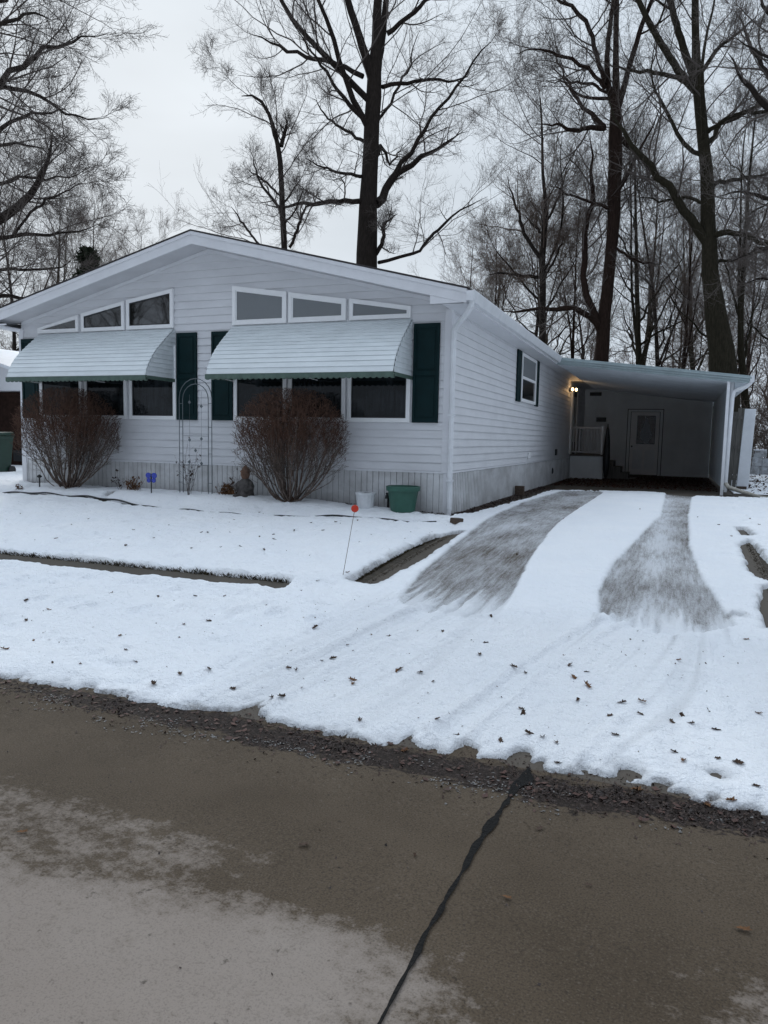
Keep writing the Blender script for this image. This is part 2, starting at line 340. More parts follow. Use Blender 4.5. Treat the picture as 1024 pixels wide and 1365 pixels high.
# --- driveway and sidewalk slabs
tag(grid('driveway',graded([(.46,0),(4.25,.1)]),graded([(-7.5,0),(8.4,.12)]),lambda X,Y:(G(X,Y)+.004,None),DRV),kind='structure')
tag(grid('carport_floor',graded([(.36,0),(4.62,.3)]),graded([(8.404,0),(17.7,.3)]),lambda X,Y:(G(X,Y)+.006,None),WLK),kind='structure')
tag(grid('sidewalk',graded([(-60,0),(-14,2),(.61,.1)]),np.array([-5.75,-5.3,-4.95,-4.68]),lambda X,Y:(G(X,Y)+.010,None),WLK),kind='structure')
# --- snow
EDGE=[(-130,-7.5),(-3,-7.55),(-.81,-7.53),(.0,-7.49),(.55,-7.50),(.95,-7.47),(1.03,-7.30),(1.18,-7.48),(1.56,-7.50),(1.93,-7.52),(2.0,-7.46),(2.03,-7.34),(2.08,-7.46),(2.28,-7.46),(2.32,-7.34),(2.40,-7.36),(2.43,-7.46),(2.57,-7.45),(2.61,-7.31),(2.67,-7.31),(2.70,-7.42),(2.74,-7.37),(2.79,-7.48),(3.0,-7.42),(3.25,-7.43),(3.49,-7.49),(3.75,-7.56),(6,-7.5),(130,-7.5)]
BARE=[[(.35,-4.45),(.62,-4.46),(.66,-3.64),(.69,-2.71),(.63,-1.35),(.42,-1.75),(.33,-2.72),(.34,-3.76)],
 [(4.11,-.9),(4.23,-.65),(4.28,-1.42),(4.36,-2.31),(4.35,-3.01),(4.16,-2.81),(4.09,-2.5)],
 [(4.14,-3.2),(4.3,-3.0),(4.35,-4.05),(4.3,-4.74),(4.04,-4.62),(4.06,-3.98)],
 [(4.16,.42),(4.26,.49),(4.29,-.25),(4.17,-.35)]]
BLOB=[(3.56,-7.22,.012),(3.16,-7.38,.05),(-5.9,-.8,.06),(3.85,-4.3,.05)]
TL=[(1.02,-4.9),(.86,-3.8),(.80,-2.76),(.69,-.57),(.60,3.35),(.80,7.0),(1.62,7.5),(1.77,7.04),(1.76,2.66),(1.76,-.81),(1.82,-2.58),(1.93,-3.99),(2.01,-5.2),(1.54,-5.2)]
TR=[(3.11,7.9),(3.11,6.18),(3.11,1.74),(2.89,-.96),(2.70,-2.65),(2.67,-3.85),(2.75,-4.65),(3.05,-5.0),(3.36,-5.1),(3.84,-4.62),(3.74,-3.99),(3.61,-2.85),(3.52,-1.23),(3.55,2.01),(3.68,6.56),(3.9,7.9)]
RUT=[([(.45,-7.5),(.57,-7.2),(.62,-6.6),(.82,-6.0),(1.05,-5.3),(1.2,-4.7)],.09,.018),([(1.02,-7.4),(1.08,-6.6),(1.24,-5.9),(1.4,-5.1)],.07,.020),([(2.22,-7.3),(2.33,-6.8),(2.44,-6.2),(2.6,-5.7),(2.78,-5.1),(2.9,-4.8)],.055,.028),([(3.35,-7.3),(3.38,-6.3),(3.5,-5.2),(3.6,-4.6)],.05,.008),([(1.8,-7.3),(1.82,-6.4),(1.85,-5.2)],.06,.008),([(-6,-6.9),(-3,-6.5),(-1,-6.9),(.3,-7.4)],.08,.012),([(-9,-5.6),(-4,-5.3),(-1,-5.35),(.5,-5.25)],.10,.014)]
foot=[]
fr=np.random.RandomState(11)
for (x0,y0,x1,y1,n_) in ((-4.5,-5.25,.4,-5.4,11),(-6,-3,-1,-2.2,8),(-2,-6.2,.8,-5.6,9),(-7,-5.7,-2,-5.9,14),(-9,-2,-4,-3.4,12),(-5,-6.5,-1.2,-6.0,9),(4.3,1.2,4.6,7.2,12)):
    for k in range(n_):
        u=(k+fr.rand()*.5)/n_; foot.append((x0+(x1-x0)*u+fr.uniform(-.1,.1),y0+(y1-y0)*u+fr.uniform(-.12,.12),fr.uniform(.05,.10),fr.uniform(.025,.045)))
def snow_z(X,Y):
    g=G(X,Y); lump=fbm(X*1.3,Y*1.3,3)*.034+fbm(X*5,Y*5,4)*.036+fbm(X*17,Y*17,3)*.022-.03*sstep(.12,.30,fbm(X*3.3+40,Y*4.5,3))
    yard=sstep(.9,.2,X)+sstep(4.0,4.4,X)
    T=.050+lump*(.45+.55*np.clip(yard,0,1))
    T=T+.012*sstep(-6.9,-7.2,Y)                           # plough berm by the street
    wn=fbm(X*9,Y*9,4)*.09+fbm(X*3,Y*3,3)*.06
    mid=(np.abs(X-2.3)<.6)
    # thin packed snow on the apron
    apr=sstep(.4,.9,X)*sstep(4.6,4.1,X)*sstep(-4.4,-5.2,Y)
    across=X-.22*np.minimum(Y+5,0)*sstep(3.9,2.9,X)+.10*np.minimum(Y+5,0)*sstep(3.2,4.0,X)
    streak=apr*.9+.0*X
    T=T-apr*.012+apr*(fbm(across*9,Y*.4,3)*.040+fbm(across*27,Y*.6,3)*.024)
    for P,w_,dp in RUT:
        d=pdist(X,Y,P)+fbm(X*4,Y*4)*.04; T=T-1.7*dp*np.exp(-(d/w_)**2)+dp*.9*np.exp(-((d-w_*1.9)/(w_*.7))**2)
    dirt=np.zeros_like(X)  # rut troughs: shading put into the snow colour, plus grey packed slush
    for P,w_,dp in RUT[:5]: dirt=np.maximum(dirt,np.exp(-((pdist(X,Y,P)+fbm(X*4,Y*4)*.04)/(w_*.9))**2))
    for fx,fy,r,dp in foot:
        d=np.hypot((X-fx)*1.0,(Y-fy)*.65)/r; T=T-dp*np.exp(-d**4)+dp*.25*np.exp(-(d-1.35)**2*6)
    T=np.maximum(T,.014)
    cover=np.ones_like(X)
    for P in (TL,TR):
        d=psd(X,Y,P)+wn*.25
        soft=sstep(-4.6,-5.1,Y+fbm(across*22,Y*.9,3)*1.1)     # frost thickens towards the apron
        k=sstep(-.03,.05,d)*(1-soft)
        T=T*(1-k)+.009*k
        soft2=sstep(-4.1,-5.3,Y+fbm(across*22,Y*.9,3)*1.2)
        c=.60+.10*fbm(X*2,Y*.8,3)*2+.32*soft2
        if P is TR: c=c+.09*np.exp(-((X-3.15)/.16)**2)+.025
        if P is TL: c=c-.06*sstep(-1.,-3.2,Y)+.02
        kk=sstep(-.01,.03,d)
        cover=cover*(1-kk)+np.minimum(c,1)*kk
        streak=np.maximum(streak,kk*.5)
    cover=np.where((cover>.99)&(apr>.3),1-apr*.015-.85*np.clip(fbm(across*24,Y*.45,3)-.10,0,1)*(.45+.55*sstep(-6.6,-5.0,Y))*(np.exp(-((across-1.5)/.65)**4)+np.exp(-((across-3.2)/.6)**4)),cover)
    cover=np.where(apr>.3,cover-.08*dirt*(.6+fbm(across*14,Y,3)*2)*sstep(-4.9,-5.4,Y),cover)  # greys the troughs: painted rut shading along with tyre slush
    e_=np.interp(X,[p[0] for p in EDGE],[p[1] for p in EDGE]); B=(e_-Y)-.03+fbm(X*17,Y*17,4)*.15+fbm(X*4,Y*4,3)*.08
    for P in BARE: B=np.maximum(B,psd(X,Y,P)+wn*.55)
    for bx,by,r in BLOB: B=np.maximum(B,r*.72-np.hypot(X-bx,(Y-by)*.8)+wn*.35+fbm(X*22,Y*22,3)*.05)
    cover=cover*(1-.42*sstep(-.10,-.0,B)*(.7+fbm(X*9,Y*9,3)))
    # sidewalk strip
    yn=-4.95-.02*np.sin(X*1.3)+fbm(X*2,X*0,3)*.14; yf=-4.66+.0*X
    s=np.minimum(Y-yn,yf-Y)+fbm(X*10,Y*10,3)*.05; s=np.minimum(s,(-.15-X)+wn); B=np.maximum(B,s)
    # dirt along side wall and foundation
    dw=np.interp(Y,[-.4,0,1,2.4,4,6,8],[.16,.22,.30,.42,.52,.52,.6])
    s=np.minimum(dw-X,Y+.35)+wn*.7; s=np.where(X>-.3,s,-1); B=np.maximum(B,s)
    s=np.where((X<.1)&(X>-9)&(Y<1),.10+Y+.03*np.sin(X*3)+wn*.8+.10*np.exp(-((X+.62)/.5)**2),-1); B=np.maximum(B,s)
    # carport
    yc=np.interp(X,[-1,.5,1.6,2.8,3.5,4.3,5,6],[6.6,7.0,7.5,7.9,7.3,7.1,7.4,9.]); s=Y-yc+wn*1.5; s=np.where((X>.2)&(X<5.6),s,np.where(X>=5.6,-1,-1)); s=np.where((Y>9.4)&(X>4.7),-1,s); B=np.maximum(B,s)
    inside=(X<.25)&(X>-8.9)&(Y>0.05)&(Y<18.6); B=np.where(inside,1,B)
    # edging line
    yl=np.interp(X,[-60,-9,-8.26,-7.25,-6.21,-5.11,-4.21,-3.27,-2.16,-1.04,.26],[-1,-1,-.98,-.92,-.92,-1.07,-1.25,-1.37,-1.24,-.98,-1.0])
    s=.022-np.abs(Y-yl)+fbm(X*5,X*0,2)*.10*(fbm(X*1.1,X*0+3,2)+.35); s=np.where(X<.2,s,-1); B=np.maximum(B,s)
    # woods: patchy snow over leaves
    far=sstep(11,15,Y)*1.0; B=np.maximum(B,np.where(Y>9.5,fbm(X*.9,Y*.9,5)*1.2-.16+.12*far,-1))
    thin=sstep(-.20,-.02,B)*sstep(-6.8,-7.1,Y); T=T*(1-.55*thin)
    k=sstep(-.04,.02,B)
    T=T*(1-k)+(-.045)*k
    d8=sstep(-.12,-.0,B)
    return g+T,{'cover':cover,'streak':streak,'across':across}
nx=graded([(-400,0),(-120,20),(-14,1.5),(-5,.05),(-.3,.025),(5,.0155),(8,.06),(16,.3),(120,2.5),(400,20)])
ny=graded([(-7.75,0),(-6.6,.0135),(-4.4,.02),(0,.03),(9,.055),(20,.25),(120,2.5),(400,20)])
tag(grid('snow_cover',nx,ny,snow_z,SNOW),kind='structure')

# ------------------------------------------------------------------ mobile home
W0=-8.7; LEN=18.3
RX,PX,LX=.37,-4.36,-9.07; RZ,PZ=3.36,4.54
def rz(x): return RZ+(PZ-RZ)*(1-abs(x-PX)/(RX-PX))     # roof top height
H=thing('mobile_home','long white mobile home with green shutters and two pale blue-green awnings on its gable front','house',(-4.35,0,0))
HO=Vector((-4.35,0,0))
class MBH(MB):
    """world-coordinate builder whose objects are parented to the home"""
    def __init__(s,org=HO): super().__init__(); s.org=org
    def build(s,name,mat,parent=None,**k):
        s.v=[(p[0]-s.org[0],p[1]-s.org[1],p[2]-s.org[2]) for p in s.v]; return super().build(name,mat,parent,**k)
def siding(axis,lo,hi,z0,ztop,flip=1):
    """clapboard courses; axis 0: front wall in x at y=0; axis 1: side wall in y at x=0. ztop(u) gives the top"""
    m=MBH(); ex_=.1275; z=z0; k=0
    us=[lo,hi]
    while True:
        z1=z+ex_
        # range of u where ztop>z
        if callable(ztop):
            a=lo;b_=hi
            zt=min(z1,PZ-.2)
            # gable: clip by roof line at z (mid course)
            def ulim(zz):
                dx=(PZ-.17-zz)/((PZ-RZ)/(RX-PX)); return PX-dx,PX+dx
            l0,r0=ulim(z); l1,r1=ulim(z1)
            if z>PZ-.2: break
            A=[max(lo,l0),min(hi,r0),min(hi,max(r1,PX+.01)),max(lo,min(l1,PX-.01))]
        else:
            if z>=ztop: break
            z1=min(z1,ztop); A=[lo,hi,hi,lo]
        o0,o1,oh=-.016,-.003,-.0175
        # sloping face + small bottom lip + a soft bead half way (double course)
        zm=z+(z1-z)*.5
        def pt(u,off,zz): return (u,off,zz) if axis==0 else (-off,u,zz)
        n=12 if axis==1 else 10
        rows=[(-.004,z),(-.004,z+.006),(-.021,z+.0062),(-.0195,z+.02),(-.006,z1)]
        L_=np.linspace(0,1,n+1)
        for i in range(n):
            q=[]
            for (off,zz) in rows:
                s_=(zz-z)/(z1-z) if z1>z else 0
                l=A[0]+(A[3]-A[0])*s_; r=A[1]+(A[2]-A[1])*s_
                wob=lambda uu:.0022*math.sin(uu*1.7+k*1.3)+.0012*math.sin(uu*5.1+k)
                ul=l+(r-l)*L_[i]; ur=l+(r-l)*L_[i+1]
                q.append((pt(ul,off,zz+wob(ul)),pt(ur,off,zz+wob(ur))))
            for (a0,b0),(a1,b1) in zip(q[:-1],q[1:]):
                m.add([a0,b0,b1,a1],[(0,1,2,3)])
        z+=ex_; k+=1
    return m
ZS=.666
siding(0,W0+.02,-.02,ZS+.03,lambda u:rz(u)).build('front_siding',SID,H)
siding(1,.02,LEN-.1,ZS+.03,3.17).build('side_siding',SID,H)
mm=MBH(); mm.box(W0+.02,-.03,.03,.12,.0,3.17); mm.prism([(W0+.02,3.17),(-.03,3.17),(PX,4.30)],1,.03,.12); mm.box(-.12,-.03,.13,LEN-.2,.0,3.16); mm.box(W0,W0+.1,.13,LEN-.2,0,3.16); mm.box(W0+.1,-.12,LEN-.3,LEN-.2,0,3.16)
mm.build('wall_core',SID,H)
# skirting with vertical grooves
def skirt(axis,lo,hi,zt,zb=None):
    m=MBH(); u=lo; pts=[]; p=.102
    while u<hi:
        for du,off in (((0,.0),(.005,.0),(.007,-.016),(.094,-.018)) if axis==0 else ((0,.004),(.022,.004),(.024,-.022),(.078,-.022))):
            if u+du<hi: pts.append((u+du,off))
        u+=p
    pts.append((hi,-.010))
    for (u0,o0),(u1,o1) in zip(pts[:-1],pts[1:]):
        q=[(u0,o0,-.15),(u1,o1,-.15),(u1,o1,zt),(u0,o0,zt)] if axis==0 else [(-o0,u0,-.15),(-o1,u1,-.15),(-o1,u1,zt),(-o0,u0,zt)]
        m.add(q,[(0,1,2,3)])
    return m
skirt(0,W0+.02,-.02,ZS).build('front_skirting',SKT,H); skirt(1,.02,LEN-.1,ZS).build('side_skirting',SKT,H)
m=MBH(); m.box(W0+.03,-.05,-.030,-.002,ZS,ZS+.030); m.box(.002,.030,.05,LEN-.1,ZS,ZS+.030); m.build('starter_strip',TRM,H)
m=MBH(); m.box(-.085,.032,-.032,.03,.67,3.17); m.box(-.0,.034,.03,.09,.67,3.17); m.box(-.05,.026,-.026,.03,-.1,.669); m.build('corner_trim',TRM,H,bevel=.004); m=MBH(); m.box(W0-.03,W0+.085,-.032,.03,.1,3.17); m.build('corner_trim',TRM,H,bevel=.004)
# roof
r=thing; m=MBH(); th=.03
YF,YB=-.5,LEN+.3
for xa,xb in ((LX,PX),(PX,RX)):
    za,zb=rz(xa),rz(xb); m.prism([(xa,za-.05),(xb,zb-.05),(xb,zb),(xa,za)],1,YF+.012,YB)
m.box(LX-.02,RX+.02,YB-.1,YB,RZ-.2,RZ-.06)
ROOF=m.build('roof',SOF,H)
m=MBH()
for xa,xb in ((LX-.03,PX),(PX,RX+.03)):
    za,zb=rz(xa)+.002,rz(xb)+.002; m.prism([(xa,za),(xb,zb),(xb,zb+.022),(xa,za+.022)],1,YF-.03,YB+.02)
m.build('shingles',SHI,ROOF)
m=MBH()
for xa,xb in ((LX,PX),(PX,RX)):     # barge boards
    za,zb=rz(xa),rz(xb); m.prism([(xa,za-.205),(xb,zb-.205),(xb,zb-.001),(xa,za-.001)],1,YF-.012,YF+.012)
    m.prism([(xa,za-.06),(xb,zb-.06),(xb,zb-.003),(xa,za-.003)],1,YF-.024,YF-.0125)
m.build('barge_board',TRM,ROOF,bevel=.003)
# soffit under the gable overhang, grooved
m=MBH()
for xa,xb,sg in ((PX,RX-.02,1),(LX+.02,PX,-1)):
    n=int((xb-xa)/.1)
    for i in range(n):
        u0=xa+(xb-xa)*i/n;u1=xa+(xb-xa)*(i+1)/n-.006
        m.add([(u0,YF+.014,rz(u0)-.175),(u1,YF+.014,rz(u1)-.175),(u1,-.0,rz(u1)-.175),(u0,-.0,rz(u0)-.175)],[(0,1,2,3)])
        m.add([(u1,YF+.014,rz(u1)-.166),(u1+.006,YF+.014,rz(u1+.006)-.166),(u1+.006,0,rz(u1+.006)-.166),(u1,0,rz(u1)-.166)],[(0,1,2,3)])
m.build('soffit',SOF,ROOF)
m=MBH()
for xa,xb in ((W0+.05,PX),(PX,-.05)): m.prism([(xa,rz(xa)-.235),(xb,rz(xb)-.235),(xb,rz(xb)-.178),(xa,rz(xa)-.178)],1,-.034,-.019)
m.build('frieze_trim',TRM,ROOF)
# eave box end + side soffit
m=MBH(); m.prism([(-.18,3.165),(RX,3.165),(RX,rz(RX)-.207),(-.18,rz(-.18)-.207)],1,YF-.012,YF+.014)
m.box(.0,RX,YF+.015,YB,3.155,3.175); m.box(LX,W0,YF+.015,YB,3.155,3.175); m.box(RX-.02,RX-.001,YF+.013,YB,3.176,RZ-.052); m.box(LX+.001,LX+.02,YF+.013,YB,3.176,RZ-.052)
m.box(LX,W0+.18,YF-.012,YF+.014,3.165,3.19)
m.build('eave_box',TRM,ROOF)
# gutter and downspout on the right eave
gp=[(RX+.001,3.19),(RX+.075,3.19),(RX+.095,3.24),(RX+.12,3.315),(RX+.12,3.335),(RX+.105,3.335),(RX+.08,3.24),(RX+.001,3.21)]
m=MBH(); m.prism(gp,1,YF-.02,YB); m.box(RX+.001,RX+.118,YF-.026,YF-.0205,3.19,3.33); GT=m.build('gutter',GUT,H)
m=MBH()
def rect_tube(m,pts,a,b_):
    """square section pipe through pts in the x-y-z space, bent"""
    m.tube(pts,[a*.72]*len(pts),4)
pts=[(.42,-.42,3.20),(.42,-.42,3.13),(.34,-.35,3.03),(.15,-.16,2.92),(.075,-.085,2.84),(.07,-.075,2.70),(.07,-.075,.12),(.07,-.085,.02),(.08,-.17,-.04),(.11,-.55,-.035)]
m.tube(pts[:7],.042,8); m.tube(pts[6:],.044,8); m.box(.02,.12,-.125,-.024,1.55,1.58); m.box(.02,.12,-.125,-.024,.55,.58)
m.build('downspout',GUT,H,smooth=True)
# shutters
def shutter(x0,x1,z0,z1,axis=0,par=H):
    m=MBH(); w_=.045; d0,d1,d2=-.052,-.036,-.020
    def bx(a,b_,c,d,e0,e1):
        if axis==0: m.box(a,b_,c,d,e0,e1)
        else: m.box(-d,-c,a,b_,e0,e1)
    bx(x0,x1,d1,d2,z0,z1)
    zm=z0+(z1-z0)*.5
    bx(x0,x0+w_,d0,d1-.0,z0,z1); bx(x1-w_,x1,d0,d1,z0,z1)
    for a,b_ in ((z0,z0+.07),(zm-.035,zm+.035),(z1-.07,z1)): bx(x0+w_,x1-w_,d0+.001,d1,a,b_)
    for a,b_ in ((z0+.07,zm-.035),(zm+.035,z1-.07)):
        bx(x0+w_+.03,x1-w_-.03,d0+.006,d1,a+.03,b_-.03)
    return m.build('shutter',SHT,par,bevel=.004)
for x0 in (-.585,-4.29,-5.02): shutter(x0,x0+.425,1.448,2.968)
shutter(-8.66,-8.26,1.448,2.968)
# windows
def window(x0,x1,z0,zl,zr,glass,curt=False,par=H):
    """front wall window; sloping head allowed"""
    fwd=.062
    m=MBH()
    P=[(x0,z0),(x1,z0),(x1,zr),(x0,zl)]
    w_=.065; sl=(zr-zl)/(x1-x0)
    I=[(x0+w_,z0+w_),(x1-w_,z0+w_),(x1-w_,max(z0+w_+.03,zr-sl*w_-w_*1.05)),(x0+w_,max(z0+w_+.0,zl+sl*w_-w_*1.05))]
    v=[(p[0],-fwd,p[1]) for p in P]+[(p[0],-fwd,p[1]) for p in I]+[(p[0],-.014,p[1]) for p in P]+[(p[0],-.03,p[1]) for p in I]
    f=[]
    for i in range(4):
        j=(i+1)%4; f+=[(i,j,4+j,4+i),(8+i,8+j,j,i),(4+i,4+j,12+j,12+i)]
    m.add(v,f); fr=m.build('window',FRM,par,bevel=.003)
    g=MBH(); g.add([(p[0],-.042,p[1]) for p in I],[(0,1,2,3)]); g.build('pane',glass,fr)
    g=MBH()
    # thin inner sash
    J=[(I[0][0]+.018,I[0][1]+.018),(I[1][0]-.018,I[1][1]+.018),(I[2][0]-.018,I[2][1]-.02),(I[3][0]+.018,I[3][1]-.018)]
    if min(J[2][1]-J[1][1],J[3][1]-J[0][1])>.03:
        v=[(p[0],-.050,p[1]) for p in I]+[(p[0],-.050,p[1]) for p in J]+[(p[0],-.0425,p[1]) for p in J]
        f=[]
        for i in range(4):
            j=(i+1)%4; f+=[(i,j,4+j,4+i),(4+i,4+j,8+j,8+i)]
        g.add(v,f); g.build('sash',DRK if glass is not BLD else FRM,fr)
    return fr
GLW=bpy.data.materials.new('house_glass'); t,n,L,b=nodes(GLW); P=t.nodes.new('ShaderNodeTexCoord').outputs['Object']
# dim room with curtain folds seen through glossy glass
q=noise_n(t,P,3.2,5,.6,(6,1,.5)); q2=noise_n(t,P,1.3,3,.5,(1,1,1.6)); col=mixc(t,ramp(t,q2,[(.45,0),(.62,1)]),(.004,.006,.007),ramp(t,q,[(.35,(.006,.008,.009)),(.6,(.022,.026,.030))]))
L(col,b.inputs['Base Color']); b.inputs['Roughness'].default_value=.04; b.inputs['Specular IOR Level'].default_value=.4
for x0,x1 in ((-8.2,-7.17),(-7.11,-6.12),(-6.06,-5.03)): window(x0,x1,1.45,2.75,2.75,GLW)
for x0,x1 in ((-3.83,-2.81),(-2.77,-1.73),(-1.69,-.62)): window(x0,x1,1.45,2.75,2.75,GLW)
for x0,x1,zl,zr in ((-8.22,-7.22,3.155,3.37),(-7.15,-6.15,3.39,3.575),(-6.10,-5.08,3.585,3.735)): window(x0,x1,3.06,zl,zr,GLS)
for x0,x1,zl,zr in ((-3.86,-2.82,3.715,3.565),(-2.78,-1.74,3.555,3.40),(-1.68,-.64,3.40,3.235)): window(x0,x1,3.06,zl,zr,BLD)
# side window (double hung) with shutters
m=MBH()
for a in ((5.39,5.46,2.07,3.13),(7.10,7.17,2.07,3.13),(5.46,7.10,2.07,2.14),(5.46,7.10,3.06,3.13),(5.46,7.10,2.57,2.63)): m.box(.014,.062,a[0],a[1],a[2],a[3])
fr=m.build('window',FRM,H,bevel=.003)
m=MBH(); m.box(.03,.036,5.46,7.10,2.14,2.57); m.build('pane',GLS,fr); m=MBH(); m.box(.034,.041,5.46,7.10,2.63,3.06); m.build('pane',BLD,fr)
shutter(4.93,5.34,2.05,3.15,1); shutter(7.20,7.60,2.05,3.15,1)
# awnings
def awning(x0,x1,label):
    A=MBH(); prof=[]
    zt,zb,d=3.05,2.17,.80
    # straight slope then a turn-down
    key=[(0,zt),(-.28,2.82),(-.50,2.63),(-.64,2.47),(-.725,2.34),(-.77,2.24),(-.785,2.17)]
    ks=np.array(key); s=np.r_[0,np.cumsum(np.hypot(*np.diff(ks,axis=0).T))]
    n=13; ss=np.linspace(0,s[-1],n+1); yy=np.interp(ss,s,ks[:,0]); zz=np.interp(ss,s,ks[:,1])
    P=[]
    for i in range(n):
        # each slat laps the next: starts on the line, ends proud
        tx,tz=yy[i+1]-yy[i],zz[i+1]-zz[i]; l=math.hypot(tx,tz); nx_,nz_=tz/l,-tx/l   # outward normal
        P.append((yy[i]-.024,zz[i])) if i==0 else P.append((yy[i]-abs(nx_)*.001-.024,zz[i]+.001))
        P.append((yy[i+1]+nx_*.013-.024,zz[i+1]+nz_*.013))
    P.append((yy[-1]-.024,zz[-1]-.0))
    for a,b_ in zip(P[:-1],P[1:]): A.add([(x0,a[0],a[1]),(x1,a[0],a[1]),(x1,b_[0],b_[1]),(x0,b_[0],b_[1])],[(0,1,2,3)])
    # underside
    for i in range(n): A.add([(x0,yy[i]-.018,zz[i]-.012),(x0,yy[i+1]-.012,zz[i+1]-.008),(x1,yy[i+1]-.012,zz[i+1]-.008),(x1,yy[i]-.018,zz[i]-.012)],[(0,1,2,3)])
    aw=A.build('awning',AWN,H)
    if label: aw['label']=label
    for sx,nm in ((x0,-1),(x1,1)):
        B=MBH(); nn=11; zs=np.linspace(2.17,3.04,nn+1)
        for i in range(nn):
            za,zb_=zs[i],zs[i+1]; ya=np.interp(-za,-zz,yy)-.024; yb=np.interp(-zb_,-zz,yy)-.024
            o=nm*.002; lap=nm*.014
            B.add([(sx+o+lap,-.022,za),(sx+o+lap,ya,za),(sx+o,yb,zb_),(sx+o,-.022,zb_)],[(0,1,2,3)])
            B.add([(sx+o,-.022,za),(sx+o,ya,za),(sx+o+lap,ya,za),(sx+o+lap,-.022,za)],[(0,1,2,3)])
        B.build('side_panel',AWN,aw)
    B=MBH(); B.box(x0-.012,x1+.012,-.835,-.805,2.095,2.168); B.box(x0-.0165,x0-.0125,-.80,-.024,2.11,2.165); B.box(x1+.0125,x1+.03,-.80,-.024,2.11,2.165)
    k=0; xx=x0-.01
    while xx<x1-.02:
        B.prism([(xx,2.0955),(xx+.03,2.078),(xx+.06,2.078),(xx+.09,2.0955)],1,-.832,-.812); xx+=.1
    B.build('valance',AWG,aw)
    B=MBH()
    for xa in (x0+.02,x1-.02,(x0+x1)/2): B=MBH(); B.tube([(xa,-.80,2.15),(xa,-.03,2.12)],.009,6); B.build('awning_arm',FRM,aw)
awning(-8.19,-5.07,None); awning(-3.86,-.62,None)
# outlet, vent and tap on the side wall
m=MBH(); m.box(.018,.06,6.6,6.85,.78,.93); m.box(.06,.075,6.68,6.76,.82,.88); m.build('outlet_box',FRM,H,bevel=.008)
m=MBH(); m.box(.018,.05,10.9,11.15,.80,.98); m.build('outlet_box',DRK,H,bevel=.008)
m=MBH(); m.lathe([(.09,0),(.09,.02),(.05,.035)],(0,0,0),14); m.v=[(p[2]+.018,p[0]+10.5,p[1]+.36) for p in m.v]; m.build('vent',DRK,H)
# entry door in the side wall at the porch
m=MBH(); m.box(.018,.045,14.2,15.2,.80,2.86); ED=m.build('door',DRK,H); m=MBH(); m.box(.045,.052,14.32,15.08,1.2,2.7); m.build('pane',GLS,ED)
m=MBH(); m.box(.046,.08,15.06,15.10,1.75,1.83); m.build('handle',GUT,ED)
m=MBH(); m.box(.018,.075,13.86,14.19,.80,2.95); m.box(.018,.07,15.21,15.33,.8,2.95); m.box(.018,.07,14.19,15.21,2.87,2.96); m.build('door_frame',CPW,H)
# porch lamp with two lit bulbs
m=MBH(); m.box(.018,.05,13.30,13.62,2.80,2.92); m.tube([(.05,13.38,2.86),(.12,13.38,2.90)],.012); m.tube([(.05,13.54,2.86),(.12,13.54,2.90)],.012); LMP=m.build('wall_lamp',DRK,H)
BULB=mat('lit_bulb',(1,.8,.5),.4,.2,emit=((1,.62,.28),7))
for yb,xb in ((13.36,.12),(13.56,.21)):
    m=MBH(); m.lathe([(.012,-.05),(.034,-.02),(.040,.01),(.026,.04),(.008,.05)],(xb,yb,2.87),12); m.build('bulb',BULB,LMP,smooth=True)
pl_=bpy.data.lights.new('porch_light','POINT'); pl_.energy=.9; pl_.color=(1,.6,.28); pl_.shadow_soft_size=.05
po=bpy.data.objects.new('porch_light',pl_); COL.objects.link(po); po.location=(.27,13.45,2.86)

# ------------------------------------------------------------------ carport
CO=Vector((2.6,8.4,0)); CP=thing('carport','open white carport with a flat ribbed metal roof against the side of the home','carport',tuple(CO))
def mbc(): return MBH(CO)
cz=lambda x:3.31-(x-.35)*.1155
m=mbc(); m.prism([(.30,cz(.30)-.13),(4.80,cz(4.80)-.13),(4.80,cz(4.80)-.03),(.30,cz(.30)-.03)],1,8.32,18.4)
# pan ribs running with the fall
yy=8.4
while yy<18.3:
    m.prism([(.30,cz(.30)-.029),(4.80,cz(4.80)-.029),(4.80,cz(4.80)+.012),(.30,cz(.30)+.012)],1,yy,yy+.03); yy+=.3
CR=m.build('roof',CPC,CP)
m=mbc()   # layered front fascia
for dz0,dz1,yo in ((-.155,-.115,.05),(-.108,-.060,.075),(-.053,-.012,.10),(-.006,.022,.055)):
    m.prism([(.28,cz(.28)+dz0),(4.84,cz(4.84)+dz0),(4.84,cz(4.84)+dz1),(.28,cz(.28)+dz1)],1,8.319-yo,8.319)
m.prism([(.28,cz(.28)-.16),(4.84,cz(4.84)-.16),(4.84,cz(4.84)+.01),(.28,cz(.28)+.01)],1,8.29,8.3185)
m.build('fascia',CPR,CR)
m=mbc(); m.box(4.81,4.90,8.22,18.4,cz(4.8)-.13,cz(4.8)+.02); m.build('gutter',GUT,CR)
m=mbc()   # ceiling ribs
yy=8.6
while yy<17.6:
    m.prism([(.1,cz(.1)-.155),(4.5,cz(4.5)-.155),(4.5,cz(4.5)-.1305),(.1,cz(.1)-.1305)],1,yy,yy+.02); yy+=.3
m.build('ceiling_ribs',CPC,CR)
m=mbc(); m.box(4.33,4.40,8.30,8.38,-.05,cz(4.4)-.132); m.build('post',GUT,CP,bevel=.005)
m=mbc(); m.box(4.44,4.50,8.75,8.81,.05,cz(4.5)-.132); m.build('post',GUT,CP,bevel=.005)
